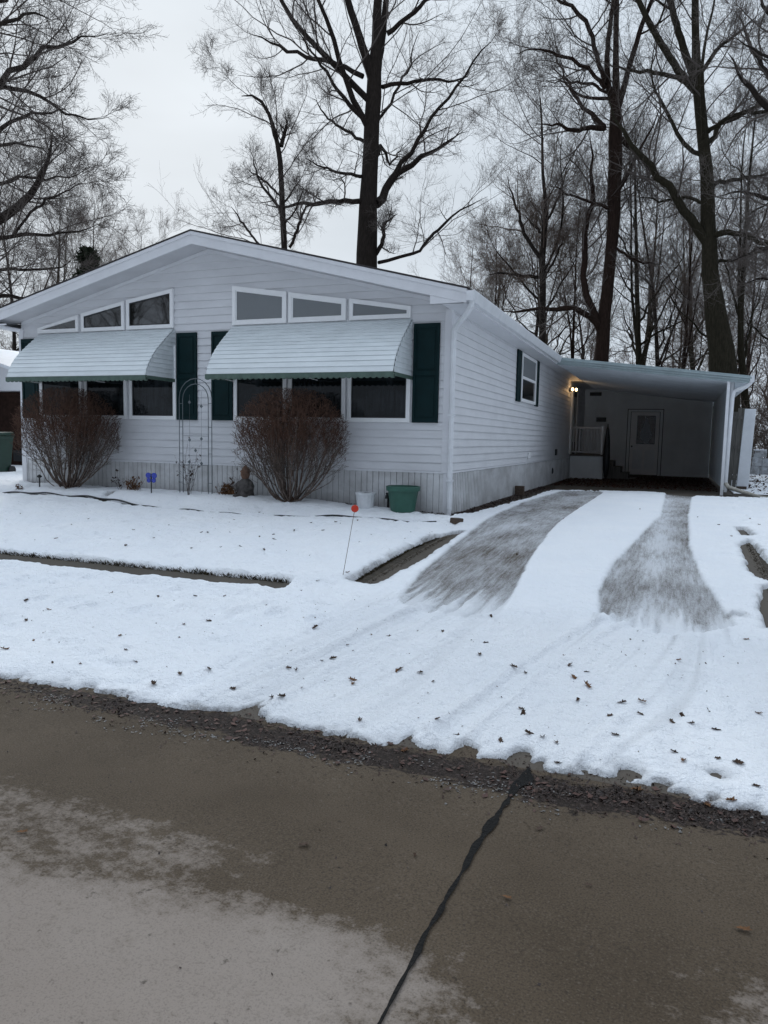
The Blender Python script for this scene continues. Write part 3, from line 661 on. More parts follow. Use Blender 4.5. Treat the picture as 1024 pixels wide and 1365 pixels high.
# corrugated side wall
m=mbc(); yy=8.82; pts=[]
while yy<17.6: pts+=[(yy,4.47),(yy+.09,4.47),(yy+.10,4.45),(yy+.13,4.45)]; yy+=.15
for (a,xa),(b_,xb) in zip(pts[:-1],pts[1:]):
    m.add([(xa,a,.08),(xb,b_,.08),(xb,b_,cz(4.5)-.131),(xa,a,cz(4.5)-.131)],[(0,1,2,3)])
    m.add([(xa+.05,a,.08),(xb+.05,b_,.08),(xb+.05,b_,cz(4.5)-.131),(xa+.05,a,cz(4.5)-.131)],[(0,1,2,3)])
m.build('side_wall',CPS,CP)
m=mbc(); pts=[(4.84,8.30,2.74),(4.82,8.30,2.64),(4.74,8.31,2.56),(4.60,8.34,2.51),(4.50,8.36,2.46),(4.47,8.36,2.34),(4.45,8.36,1.2),(4.44,8.36,.30)]
m.tube(pts,.045,8); m.build('downspout',GUT,CP,smooth=True)
m=mbc(); m.tube([(4.44,8.36,.29),(4.50,8.30,.20),(4.75,8.05,.13),(5.15,7.6,.03),(5.45,7.25,.0)],[.05,.05,.045,.042,.042],8); m.build('drain_pipe',mat('old_pipe',(.45,.43,.38),.6,.3,noise=(8,.4)),CP,smooth=True)
# storage room behind, closing the carport
CB=Vector((2.3,17.7,0)); ST=thing('storage_room','shaded pale panelled storage room with a white door at the back of the carport','shed',tuple(CB))
def mbs(): return MBH(CB)
m=mbs(); x=.03
zt=lambda x_:cz(x_)-.16
while x<4.43:
    x1=min(x+.405,4.43); m.prism([(x,.03),(x1-.006,.03),(x1-.006,zt(x1)),(x,zt(x))],1,17.70,17.73); x+=.41
m.prism([(.03,.03),(4.43,.03),(4.43,zt(4.43)),(.03,zt(.03))],1,17.731,17.80)
m.box(.03,.1,17.8,20.5,.03,2.6); m.box(4.36,4.43,17.8,20.5,.03,2.6); m.box(.1,4.36,20.4,20.5,.03,2.6)
m.build('wall',CPW,ST)
m=mbs(); m.prism([(-.02,cz(0)-.13),(4.8,cz(4.8)-.13),(4.8,cz(4.8)-.05),(-.02,cz(0)-.05)],1,18.41,20.7); m.build('roof',CPR,ST)
m=mbs(); m.box(1.71,2.69,17.655,17.6915,.05,2.33); SD=m.build('door',mat('shaded_door',(.80,.80,.80),.5,.3,noise=(4,.1)),ST,bevel=.006)
m=mbs(); m.box(1.575,2.825,17.692,17.6995,.03,2.445); m.build('door_gap',DRK,SD)
m=mbs(); m.box(1.60,1.69,17.66,17.699,.03,2.42); m.box(2.71,2.80,17.66,17.699,.03,2.42); m.box(1.69,2.71,17.66,17.699,2.345,2.42); m.build('door_frame',CPW,SD)
m=mbs(); m.box(1.93,2.56,17.648,17.654,1.17,2.2); m.build('pane',GLW,SD)
m=mbs(); 
for s_ in (0,1):   # parted lace curtain
    pts=[(1.95+.0,2.18),(2.24,2.18),(2.10,1.75),(2.02,1.45),(2.2,1.2),(1.95,1.2)]
    if s_: pts=[(4.49-p[0],p[1]) for p in pts][::-1]
    m.prism(pts,1,17.642,17.6475)
m.build('curtain',mat('lace',(.45,.45,.46),.9,.1,noise=(20,.5)),SD)
m=mbs()
for za,zb_ in ((.25,.95),):
    for xa,xb in ((1.82,2.16),(2.24,2.58)): m.box(xa,xb,17.648,17.6545,za,zb_)
m.build('door_panel',CPW,SD); 
m=mbs(); m.lathe([(.01,-.03),(.03,-.02),(.03,.02),(.01,.03)],(1.78,17.62,1.08),10); m.build('handle',DRK,SD)
m=mbs(); m.box(.47,.83,17.66,17.69,1.96,2.13); m.build('sign_plate',DRK,ST)
m=mbs(); m.box(.20,.62,17.66,17.69,2.92,3.05); m.build('vent',DRK,ST)
# porch
PO=Vector((.58,14,0)); PT=thing('porch','small raised porch with white baluster railing under the carport','porch',tuple(PO))
def mbp(): return MBH(PO)
m=mbp(); m.box(.05,1.10,14.02,16.2,.0,.74); m.build('deck_base',CPW,PT)
m=mbp(); m.box(.05,1.14,13.98,16.22,.745,.80); m.build('deck_floor',WOOD,PT)
m=mbp(); m.box(.08,1.08,14.02,14.07,1.64,1.70); m.box(.08,1.08,14.02,14.07,.86,.90)
x=.12
while x<1.05: m.box(x,x+.03,14.03,14.06,.90,1.64); x+=.095
m.build('railing',mat('railing_paint',(.45,.46,.47),.5,.3),PT)
m=mbp(); m.box(1.02,1.08,14.0,14.08,.8,1.72); m.build('post',CPW,PT)
for k in range(4):
    m=mbp(); m.box(1.14+k*.24,1.14+(k+1)*.24-.002,14.6,15.7,0,.60-k*.19 if k<3 else .05); m.build('step',WOOD,PT)
# added tapered body standing in for the dark gap at the porch steps
m=MB(); m.lathe([(.012,0),(.02,.04),(.05,.1),(.10,.35),(.115,.7),(.09,1.25),(.05,1.62),(.02,1.72),(.012,1.8)],(0,0,0),12)
o=m.build('step_gap_standin',DRK,smooth=True); o.location=(1.22,13.85,.0); tag(o,'tall tapered stand-in for the dark step gap beside the porch in the carport shade','step gap')
# ------------------------------------------------------------------ neighbour's house, left edge
NB=thing('neighbour_house','brown walled neighbouring house with snow on its low roof at the far left','house',(-17.5,5,0))
class MBN(MBH):
    def __init__(s): super().__init__(Vector((-17.5,5,0)))
m=MBN(); m.box(-21.5,-13.6,5.4,16,-.1,2.33); m.build('wall',BRK,NB)
m=MBN(); m.prism([(-22,2.34),(-13.1,2.34),(-13.1,2.50),(-17.5,3.75),(-22,2.50)],1,5.0,16.4); NR=m.build('roof',TRM,NB)
m=MBN(); m.prism([(-22.03,2.505),(-17.5,3.755),(-13.07,2.505),(-13.07,2.60),(-17.5,3.86),(-22.03,2.60)],1,4.95,16.5); m.build('roof_snow',SNS,NR)
m=MBN(); m.box(-14.9,-13.8,5.32,5.398,.3,.62); m.build('foundation_vent',DRK,NB)
# bin
m=MB(); m.prism([(-.24,-.28),(.24,-.28),(.24,.28),(-.24,.28)],2,0,.1)
m=MB(); v=[]
for z,s_ in ((0,.78),(.05,.80),(.86,1.0),(.88,1.06),(.93,1.06)): v+=[(-.27*s_,-.3*s_,z),(.27*s_,-.3*s_,z),(.27*s_,.3*s_,z),(-.27*s_,.3*s_,z)]
f=[(3,2,1,0),(16,17,18,19)]
for i in range(4):
    for k in range(4): f.append((i*4+k,i*4+(k+1)%4,i*4+4+(k+1)%4,i*4+4+k))
m.add(v,f); BN=thing('wheeled_bin','dark green wheeled bin standing beside the brown neighbouring house','bin',(-12.02,2.2,g1(-12.02,2.2)+.0))
m.build('body',BIN,BN,bevel=.02)
m=MB(); m.add([(-.30,-.34,.935),(.30,-.34,.935),(.30,.33,.935),(-.30,.33,.935),(-.27,-.3,.99),(.27,-.3,.99),(.27,.3,1.02),(-.27,.3,1.02)],[(3,2,1,0),(4,5,6,7),(0,1,5,4),(1,2,6,5),(2,3,7,6),(3,0,4,7)]); m.build('lid',BIN,BN,bevel=.01)
for s_ in (-1,1):
    m=MB(); m.lathe([(.09,-.025),(.10,-.02),(.10,.02),(.09,.025)],(0,0,0),14); m.v=[(p[2]+s_*.25,p[0]+.25,p[1]+.10) for p in m.v]; m.build('wheel',DRK,BN)
# ------------------------------------------------------------------ yard things
def gz(x,y,h=.045): return g1(x,y)+h
# green pot
X,Y=-.585,-.36; PG=thing('planter','large empty green plastic planter against the skirting near the house corner','planter',(X,Y,g1(X,Y)))
m=MB(); m.lathe([(.0,.01),(.175,0),(.185,.02),(.235,.36),(.262,.365),(.268,.43),(.25,.435),(.243,.37),(.20,.30),(.0,.28)],(0,0,0),28); m.build('pot',POTG,PG,smooth=True)
m=MB(); m.lathe([(.0,.30),(.21,.305),(.215,.31),(.0,.325)],(0,0,0),20); m.build('soil',SOIL,PG)
X,Y=-1.21,-.36; PW=thing('flower_pot','small white ribbed flower pot half sunk in snow behind the red marker','planter',(X,Y,g1(X,Y)+.02))
m=MB(); nseg=32; v=[];
prof=[(.118,0),(.125,.02),(.150,.22),(.163,.225),(.165,.262),(.150,.262),(.13,.23)]
for r_,z in prof:
    for k in range(nseg): rr=r_*(1+(.03 if k%2 and .02<=z<=.22 else 0)); v.append((rr*math.cos(2*PI*k/nseg),rr*math.sin(2*PI*k/nseg),z))
f=[]
for i in range(len(prof)-1):
    for k in range(nseg): f.append((i*nseg+k,i*nseg+(k+1)%nseg,(i+1)*nseg+(k+1)%nseg,(i+1)*nseg+k))
m.add(v,f); m.build('pot',POTW,PW); m=MB(); m.lathe([(0,.225),(.14,.228),(.10,.25),(0,.262)],(0,0,0),14); m.build('soil',SOIL,PW)
# small dark hose tap beside it
m=MB(); m.tube([(0,0,-.05),(0,0,.20),(0,-.03,.25),(0,-.08,.24),(0,-.10,.20)],.018,8); m.lathe([(.035,.235),(.045,.25),(.035,.265)],(0,0,.02),10); o=m.build('garden_tap',DRK,smooth=True); o.location=(-.93,-.10,.05); tag(o,'small dark garden tap between the white flower pot and the green planter','tap')
# red driveway marker on leaning wire
b0=np.array([.24,-4.4,g1(.24,-4.4)]); t0=np.array([.375,-4.4,.50])
MK=thing('driveway_marker','round red reflector on a thin leaning wire stuck in the lawn snow','marker',tuple(b0))
m=MB(); m.tube([(0,0,-.05),tuple(t0-b0)],.0028,6); m.build('wire_rod',WIRE,MK)
m=MB(); m.lathe([(0,-.006),(.033,-.006),(.037,-.002),(.037,.002),(.033,.006),(0,.006)],(0,0,0),24); 
dd=(C-t0); yaw_=math.atan2(dd[1],dd[0]); R_=Matrix.Rotation(yaw_-PI/2,4,'Z')@Matrix.Rotation(-PI/2,4,'X')
m.v=[tuple(R_@Vector(p)+Vector(t0-b0)) for p in m.v]; m.build('reflector',REDP,MK,smooth=True)
# trellis arch
X,Y=-4.37,-.40; zb=.12; TRL=thing('garden_arch','thin grey metal garden arch with leaf ornaments standing between two green shutters','trellis',(X,Y,zb))
m=MB()
def archpts(hw,top,d): 
    P=[(-hw,d,0),(-hw,d,top-hw)]
    for k in range(1,10): a=PI-k*PI/10; P.append((hw*math.cos(a),d,top-hw+hw*math.sin(a)))
    return P+[(hw,d,top-hw),(hw,d,0)]
for hw,top in ((.33,2.02),(.26,1.93)): m.tube(archpts(hw,top,0),.0075,6)
for z in (.25,.75,1.2,1.6):
    for s_ in (-1,1): m.tube([(s_*.26,0,z),(s_*.33,0,z)],.005,5)
m.tube([(0,0,1.93),(0,0,2.02)],.005,5)
for z in (1.05,.55): m.tube([(-.26,0,z),(.26,0,z)],.003,4)
m.tube([(-.12,0,.0),(-.12,0,1.75)],.0022,4); m.tube([(.12,0,.0),(.12,0,1.80)],.0022,4)
m.build('frame',TRE,TRL)
for (x,z) in ((-.12,1.62),(.12,1.55),(-.12,.98),(.12,1.0),(0,.80),(-.13,.6),(.12,.58)):
    m=MB(); m.prism([(x-.03,z),(x,z+.035),(x+.03,z),(x+.018,z-.012),(x,z-.03),(x-.018,z-.012)],1,-.004,.004); m.build('leaf_ornament',TRE,TRL)
# garden figure
X,Y=-3.40,-.36; GF=thing('garden_statue','small weathered garden figure seated by the skirting left of the second shrub','statue',(X,Y,.13))
m=MB(); m.lathe([(.0,0),(.15,0),(.16,.05),(.14,.14),(.155,.22),(.125,.29),(.08,.335),(.05,.35)],(0,0,0),18,1,.8); m.tube([(-.1,-.02,.28),(-.16,-.08,.20),(-.08,-.14,.17)],[.04,.035,.03],8); m.tube([(.1,-.02,.28),(.16,-.08,.19),(.07,-.14,.16)],[.04,.035,.03],8); m.tube([(-.07,-.08,.06),(-.1,-.2,.05)],[.05,.035],8); m.tube([(.07,-.08,.06),(.1,-.2,.05)],[.05,.035],8); m.build('body',STO,GF,smooth=True)
m=MB(); m.lathe([(.02,-.1),(.06,-.075),(.078,-.02),(.075,.03),(.05,.075),(.01,.09)],(0,-.01,.43),14); m.lathe([(.004,-.015),(.018,0),(.004,.015)],(0,-.09,.42),8); m.build('head',SKN,GF,smooth=True)
m=MB(); m.lathe([(.095,.0),(.09,.012),(.06,.05),(.03,.10),(.005,.12)],(0,0,.455),14); m.build('hat',SKN,GF,smooth=True)
# blue garden stake (butterfly)
X,Y=-5.13,-.62; BS=thing('garden_stake','blue butterfly garden ornament on a short dark stake in the flower bed','garden ornament',(X,Y,g1(X,Y)))
m=MB(); m.tube([(0,0,-.05),(0,0,.30)],.010,6); m.box(-.03,.03,-.03,.03,.0,.03); m.build('stake',DRK,BS)
for s_ in (-1,1):
    for (cx,cz_,rx,rz_) in ((.062,.345,.055,.05),(.052,.262,.042,.042)):
        pts=[(s_*(cx+rx*math.cos(a)),cz_+rz_*math.sin(a)) for a in np.linspace(0,2*PI,14,endpoint=False)]
        m=MB(); m.prism(pts,1,-.006,.006); m.build('wing',BLU,BS)
m=MB(); m.lathe([(.006,.22),(.014,.25),(.014,.34),(.006,.38)],(0,0,0),8); m.build('body',DRK,BS)
# downspout foot brick and its neighbours
o=MB().box(-.10,.10,-.05,.05,0,.085).build('brick',BRCK,bevel=.01); o.location=(.40,-.80,g1(.4,-.8)+.035); o.rotation_euler=(0.05,.08,1.2); tag(o,'brown brick lying in snow at the foot of the corner downspout','brick')
o=MB().box(-.1,.1,-.06,.06,0,.22).build('concrete_block',BRCK,bevel=.012); o.location=(.16,5.05,0); tag(o,'dark block standing in dirt against the long side wall','block')
# things right of the carport
VF=thing('white_fence_panel','tall white vinyl board leaning slightly upright beyond the carport side','fence panel',(4.98,10.6,0))
dx=.22
m=MB(); m.prism([(-.14,0),(.14,0),(.14+.06,2.15),(-.10+.04,2.15)],1,-.04,.04); m.box(-.0,.0,0,0,0,0) if 0 else None
m.build('board',GUT,VF,bevel=.006)
m=MB(); m.prism([(-.16,-.02),(.10,-.02),(.10,.12),(-.14,.12)],1,-.06,.06); m.build('foot',BRCK,VF)
GF2=thing('weathered_gate_panel','narrow grey weathered wooden gate leaf standing behind the white board beside the carport','gate',(4.86,11.3,0))
m=MB()
for k in range(3): m.prism([(-.20+k*.11,0),(-.20+k*.11+.10,0),(-.16+k*.11+.10,2.2-.1*(k==0)),(-.16+k*.11,2.2-.1*(k==0))],1,-.02,.02)
m.build('boards',WOOD,GF2)
m=MB(); 
for z in (.3,1.1,1.9): m=MB(); m.box(-.18+z*.02,.11+z*.02,-.05,-.021,z,z+.08); m.build('rail',WOOD,GF2)
UB=thing('stacked_blocks','low snow dusted stack of mottled grey blocks at the edge of the woods','block stack',(6.46,22.2,g1(6.46,22.2)))
SPK=mat('mottled_block',(.22,.22,.22),.9,.2,noise=(6,.5,(.5,.53,.57)))
for i,(x0,x1,z0,z1) in enumerate(((-.34,.0,0,.38),(.005,.32,0,.36),(-.30,.06,.385,.74),(.065,.30,.365,.70),(-.26,.22,.745,1.0))):
    m=MB(); m.box(x0,x1,-.25,.25,z0,z1); m.build('block',SPK,UB,bevel=.02)
m=MB(); m.box(-.25,.21,-.24,.24,1.002,1.06); m.build('snow_cap',SNS,UB,bevel=.025)
for i,(px,py,Y_) in enumerate(((53,652,-.75),)):
    p=plane(px,py,1,Y_); m=MB(); m.tube([(0,0,-.05),(0,0,.22)],.012,6); m.lathe([(.02,.2),(.045,.215),(.045,.235),(.01,.26)],(0,0,0),10); o=m.build('garden_light',DRK,smooth=True); o.location=(p[0],Y_,g1(p[0],Y_)+.02); tag(o,'short dark garden light in the bed snow left of the first shrub','garden light')

# ------------------------------------------------------------------ trees
def tubes(P,R,n):
    """P (N,S,3) R (N,S) -> verts, quads"""
    N_,S_,_=P.shape; T=np.empty_like(P); T[:,1:-1]=P[:,2:]-P[:,:-2]; T[:,0]=P[:,1]-P[:,0]; T[:,-1]=P[:,-1]-P[:,-2]
    T/=np.linalg.norm(T,axis=2,keepdims=True)+1e-9
    ref=np.where(np.abs(T[:,:1,2:3])>.85,np.array([1.,.1,0]),np.array([.1,.05,1.])); ref=np.broadcast_to(ref,T.shape)
    A=np.cross(T,ref); A/=np.linalg.norm(A,axis=2,keepdims=True)+1e-9; B=np.cross(T,A)
    an=np.arange(n)*2*PI/n
    V=P[:,:,None,:]+R[:,:,None,None]*(A[:,:,None,:]*np.cos(an)[:,None]+B[:,:,None,:]*np.sin(an)[:,None])
    b=(np.arange(N_)*S_*n)[:,None,None]+(np.arange(S_-1)*n)[None,:,None]; k=np.arange(n)[None,None,:]; k2=(k+1)%n
    Q=np.stack([b+k,b+k2,b+n+k2,b+n+k],-1).reshape(-1,4)
    return V.reshape(-1,3),Q
def join(L_):
    V=[];Q=[];o=0
    for v,q in L_: V.append(v);Q.append(q+o);o+=len(v)
    return np.concatenate(V),np.concatenate(Q)
def grow(P,R,k,ratio,ang,trop,seg,tmin,gn,rg,rr=.6,tip=.25,minlen=0,tmax=.98):
    N_,S_,_=P.shape; L_=np.linalg.norm(np.diff(P,axis=1),axis=2).sum(1)
    t=(tmin+(tmax-tmin)*(np.arange(k)[None]+rg.rand(N_,k))/k); pi=np.repeat(np.arange(N_),k); t=t.ravel()
    u=t*(S_-1); i=np.minimum(u.astype(int),S_-2); f=(u-i)[:,None]
    p=P[pi,i]*(1-f)+P[pi,i+1]*f; rad=(R[pi,i]*(1-f[:,0])+R[pi,i+1]*f[:,0])
    T=P[pi,i+1]-P[pi,i]; T/=np.linalg.norm(T,axis=1,keepdims=True)+1e-9
    rv=rg.randn(len(t),3); pe=np.cross(T,rv); pe/=np.linalg.norm(pe,axis=1,keepdims=True)+1e-9
    a=np.radians(ang)*(1+rg.randn(len(t))*.25)[:,None]; d=T*np.cos(a)+pe*np.sin(a)
    l=L_[pi]*ratio*(1.15-.6*t)*rg.uniform(.55,1.25,len(t)); l=np.maximum(l,minlen)
    out=np.empty((len(t),seg+1,3)); out[:,0]=p; st=(l/seg)[:,None]
    for s in range(seg):
        d=d+rg.randn(len(t),3)*gn; d[:,2]+=trop; d/=np.linalg.norm(d,axis=1,keepdims=True)
        out[:,s+1]=out[:,s]+d*st
    r0=rad*rr; ro=r0[:,None]*(1-(1-tip)*np.linspace(0,1,seg+1)[None])
    return out,ro
def resample(P,R,n):
    P=np.array(P,float);R=np.array(R,float); s=np.r_[0,np.cumsum(np.linalg.norm(np.diff(P,axis=0),axis=1))]; u=np.linspace(0,s[-1],n)
    Q=np.stack([np.interp(u,s,P[:,k]) for k in range(3)],-1)
    return Q,np.interp(u,s,R)
def smoothp(P,it=2):
    for _ in range(it):
        Q=P.copy(); Q[1:-1]=.25*P[:-2]+.5*P[1:-1]+.25*P[2:]; P=Q
    return P
def tree(name,label,base,trunks,limbs,rg,barkm,twigm,k=(9,7,6,4),gn=.16,group=None,cat='tree',ang=48,extra=6,rmin=.0042,trop=.05,lk=.5,twl=.3,l1=.55):
    """trunks/limbs: list of (P,R) world polylines. Returns thing"""
    T=thing(name,label,cat,tuple(base),group); b=np.array(base)
    TP=[];stems=[]
    for P,R in trunks:
        Q,r=resample(P,R,26); Q=smoothp(Q); Q[1:-1,:2]+=rg.randn(24,2)*r[1:-1,None]*.07; TP.append((Q,r))
    LP=[]
    for P,R in limbs:
        Q,r=resample(P,R,14); Q=smoothp(Q,1); ln=np.linalg.norm(Q[-1]-Q[0]); Q[1:-1]+=rg.randn(12,3)*ln*.008; LP.append((Q,r*(1-.8*np.linspace(0,1,14)**5)))
    # extra limbs off the trunks, all round
    XP=[];XR=[]
    for Q,r in TP:
        if extra:
            p,q=grow(Q[None],r[None],extra,lk,55,.07,13,.35,gn*.6,rg,.42,.22); 
            for a,c in zip(p,q): LP.append((a,c*(1-.85*np.linspace(0,1,14)**3)))
    tv,tq=join([tubes(Q[None]-b,r[None],12) for Q,r in TP]+[tubes(Q[None]-b,r[None],7) for Q,r in LP])
    meshnp('trunk',tv,tq,barkm,T,smooth=True)
    LA=np.stack([Q for Q,r in LP]); LR=np.stack([r for Q,r in LP])
    S1=[];
    upT=[ (Q[10:],r[10:]) for Q,r in TP]; UT=np.stack([resample(Q,r,14)[0] for Q,r in upT]); UR=np.stack([resample(Q,r,14)[1] for Q,r in upT])
    A=np.concatenate([LA,UT]); AR=np.concatenate([LR,np.minimum(UR,.07)])
    parts=[]
    p1,r1=grow(A,AR,k[0],l1,ang,trop,9,.15,gn*.8,rg,.42,.25); r1=np.minimum(np.maximum(r1,rmin*1.5),.035)
    p2,r2=grow(p1,r1,k[1],.52,ang*.9,trop,7,.15,gn*.8,rg,.5,.35); r2=np.maximum(r2,rmin*1.1)
    p3,r3=grow(p2,r2,k[2],.52,ang*.9,trop,5,.12,gn*.8,rg,.6,.4,minlen=twl); r3=np.maximum(r3,rmin*.72)
    parts=[tubes(p1-b,r1,5),tubes(p2-b,r2,4),tubes(p3-b,r3,3)]
    if k[3]:
        p4,r4=grow(p3,r3,k[3],.6,ang*.9,trop,3,.1,gn*1.3,rg,.75,.5,minlen=twl*.6); parts.append(tubes(p4-b,np.maximum(r4,rmin*.55),3))
    cv,cq=join(parts); meshnp('crown',cv,cq,twigm,T,smooth=False)
    return T
def px_path(pts,D,dd=0,rs_=1.):
    n=len(pts); P=[];R=[]
    L_=np.r_[0,np.cumsum([math.hypot(pts[i+1][0]-pts[i][0],pts[i+1][1]-pts[i][1]) for i in range(n-1)])]; L_=L_/L_[-1]
    for (x,y,w_),u in zip(pts,L_):
        d=D+dd*u; P.append(at(x,y,d)); R.append(w_*.5*d/F*rs_)
    return P,R
def to_ground(P,R,flare=1.35):
    """extend a trunk polyline whose first point is its lowest visible one straight down to the ground"""
    p=np.array(P[0]); d=np.array(P[0])-np.array(P[1]); d=d/abs(d[2]); 
    q=p+d*(p[2])*.3; q=np.array([q[0],q[1],-.15]); mid=(p*.25+q*.75); return [q,mid]+P,[R[0]*flare,R[0]*1.05]+R
rg=np.random.RandomState(21)
# T1: central tall tree
D=34
P,R=to_ground(*px_path([(488,352,29),(490,290,26),(494,240,22),(497,170,21),(497,115,21),(500,88,18),(503,40,13),(505,0,11),(504,-90,8),(508,-180,4),(510,-260,1.5)],D))
tr=[(P,R)]
tr.append(px_path([(497,108,13),(489,80,12),(478,45,10),(463,0,9),(452,-60,7),(440,-140,4),(432,-200,1.5)],D,-1.5))
tr.append(px_path([(502,105,10),(509,60,9),(514,10,8),(522,-60,6),(535,-150,3),(540,-200,1)],D,2))
lm=[px_path(p,D,dd) for p,dd in (
 ([(492,271,8),(470,268,7),(430,272,6),(400,270,5),(375,276,4),(350,272,2)],-2),
 ([(484,102,7),(455,88,6),(430,80,6),(400,77,5),(372,60,4),(345,50,3),(325,42,1)],2),
 ([(490,166,6),(465,138,6),(450,120,5),(432,92,4),(408,60,3),(390,30,2)],-3),
 ([(502,272,13),(512,255,11),(525,232,10),(545,222,8),(570,205,6),(600,187,4),(625,175,2)],2),
 ([(528,230,7),(545,205,6),(562,178,5),(590,140,4),(612,108,4),(640,72,3),(665,40,1.5)],-2),
 ([(510,116,6),(540,113,5),(575,105,4),(612,107,3),(640,90,1.5)],3),
 ([(516,45,7),(535,30,6),(553,18,6),(568,0,5),(590,-40,3),(600,-90,1.5)],-2),
 ([(501,339,6),(508,325,6),(513,312,5),(508,300,4),(530,285,3)],-2),
 ([(488,190,5),(465,178,4),(440,160,3),(415,130,2)],2),
 ([(486,235,5),(460,232,4),(430,222,3),(405,210,2)],-3),
 ([(500,210,6),(508,190,5),(520,222,3),(540,190,2)],4),
 ([(505,350,5),(560,335,4),(590,300,4),(615,278,3),(650,262,2)],4),
 ([(497,180,4),(520,140,4),(545,90,3),(560,40,2)],5))]
tree('bare_tree','tall bare tree with thick dark trunk rising behind the middle of the gabled roof',(P[0][0],P[0][1],-.1),tr,lm,rg,BARK,TWG,k=(9,8,6,3),extra=4)
# T2: thin tree with pruned tops left of it
D=31
P,R=to_ground(*px_path([(380,332,8),(377,290,8),(375,240,7),(374,205,7),(370,185,6),(360,152,5),(350,128,4),(338,118,3),(325,118,2),(322,128,1)],D))
lm=[px_path(p,D,dd) for p,dd in (([(375,195,6),(380,175,5),(384,160,4)],0),([(376,280,4),(360,262,4),(345,240,3),(335,205,2)],1),([(386,330,4),(400,295,4),(408,275,3),(430,268,2)],-1),([(376,262,3),(352,240,3),(330,225,2)],2),([(345,325,3),(325,300,3),(308,275,2)],1.5),([(377,300,3),(395,280,2),(405,250,2)],-2))]
tree('bare_tree','slim bare tree with crooked broken tops left of the tall central tree',(P[0][0],P[0][1],-.1),[(P,R)],lm,rg,BARK,TWG,k=(8,7,5,3),extra=4,lk=.25)
# T3: twin stemmed tree right of centre
D=33
P,R=to_ground(*px_path([(803,474,19),(804,430,17),(811,380,15),(816,330,15),(820,280,17),(821,230,18),(821,185,18),(821,150,15),(820,110,9),(821,50,7),(822,0,7),(823,-80,5),(825,-180,3),(826,-230,1)],D))
tr=[(P,R),px_path([(820,148,9),(812,125,8),(808,85,7),(812,45,6),(818,0,5),(815,-70,4),(808,-150,2)],D,1.5),px_path([(822,150,9),(830,122,8),(840,85,7),(857,28,6),(872,-5,5),(890,-60,3),(905,-120,1)],D,-2)]
lm=[px_path(p,D,dd) for p,dd in (
 ([(800,440,10),(793,425,9),(780,414,8),(752,410,7),(722,413,5),(690,413,4),(660,418,2)],-2),
 ([(797,432,11),(782,405,10),(779,370,8),(781,330,8),(783,295,8),(788,268,7),(785,240,6),(792,200,4),(786,170,2)],2),
 ([(806,112,6),(795,70,6),(785,38,6),(768,12,6),(742,-4,5),(710,-12,3)],2),
 ([(807,118,6),(792,95,5),(770,84,5),(745,74,4),(712,65,3),(680,72,1.5)],-2),
 ([(806,170,7),(790,155,6),(775,140,5),(762,118,4),(748,92,3),(735,70,2)],3),
 ([(805,171,8),(785,168,6),(768,176,6),(745,166,4),(712,165,2)],-3),
 ([(826,184,8),(850,203,7),(868,228,6),(886,252,5)],2),
 ([(815,280,5),(790,268,4),(765,262,3),(730,245,2)],-2),
 ([(812,125,4),(790,112,4),(760,108,3),(725,112,2)],4),
 ([(820,330,4),(850,350,3),(880,352,2)],-2))]
tree('bare_tree','tall reddish barked bare tree forking low and high above the carport roof',(P[0][0],P[0][1],-.1),tr,lm,rg,BARKR,TWG,k=(9,8,6,3),extra=4)
# T4: big leaning tree at the right
D=30
P,R=to_ground(*px_path([(966,497,36),(962,450,31),(951,400,25),(945,350,20),(944,300,19),(944,250,17),(940,200,15),(935,150,15),(929,112,14),(928,60,10),(927,0,9),(924,-70,7),(922,-160,4),(921,-220,1.5)],D))
tr=[(P,R),px_path([(929,112,11),(918,85,10),(905,45,9),(893,0,8),(880,-60,6),(870,-130,3)],D,2),px_path([(928,120,12),(910,103,10),(890,72,9),(868,35,8),(850,0,7),(835,-50,5),(820,-110,2)],D,-2)]
lm=[px_path(p,D,dd) for p,dd in (
 ([(944,325,13),(925,300,12),(905,272,11),(885,245,10),(862,215,8),(840,188,7),(820,160,5),(808,120,3)],-1),
 ([(944,190,7),(960,160,7),(985,155,6),(1010,140,5),(1030,135,4),(1060,110,2)],2),
 ([(943,318,9),(965,308,8),(990,312,7),(1020,325,6),(1060,330,3)],-2),
 ([(920,110,6),(895,100,6),(870,98,5),(835,92,4),(800,80,2)],3),
 ([(940,180,6),(955,165,6),(980,150,5),(1024,148,5),(1060,160,3)],-3),
 ([(940,250,6),(975,240,5),(1024,232,4),(1060,225,3)],3),
 ([(936,95,6),(960,60,5),(985,45,4),(1010,20,3)],-2),
 ([(942,270,5),(915,262,4),(880,268,3),(850,262,2)],4),
 ([(946,350,5),(985,345,4),(1030,330,3)],2))]
tree('bare_tree','massive leaning bare tree with mossy trunk behind the right end of the carport',(P[0][0],P[0][1],-.1),tr,lm,rg,BARKG,TWG,k=(9,8,6,3),extra=4)
# T5: medium tree behind the long roof
D=36
P,R=to_ground(*px_path([(723,452,9),(724,410,8),(724,360,9),(721,335,8),(727,305,7),(729,270,5),(722,230,4),(724,180,3),(720,130,2)],D))
lm=[px_path(p,D,dd) for p,dd in (([(722,345,6),(712,330,5),(700,312,5),(690,285,4),(682,255,3),(675,230,2)],1),([(718,370,5),(695,368,4),(665,362,3),(648,368,2)],-2),([(728,315,4),(710,300,3),(698,285,2)],2),([(724,375,4),(740,345,3),(755,310,2)],-2),([(726,300,4),(742,270,3),(760,215,2)],2))]
tree('bare_tree','medium bare tree with many upswept limbs just behind the long eave',(P[0][0],P[0][1],-.1),[(P,R)],lm,rg,BARK,TWR,k=(9,8,6,3),extra=8,lk=.4)
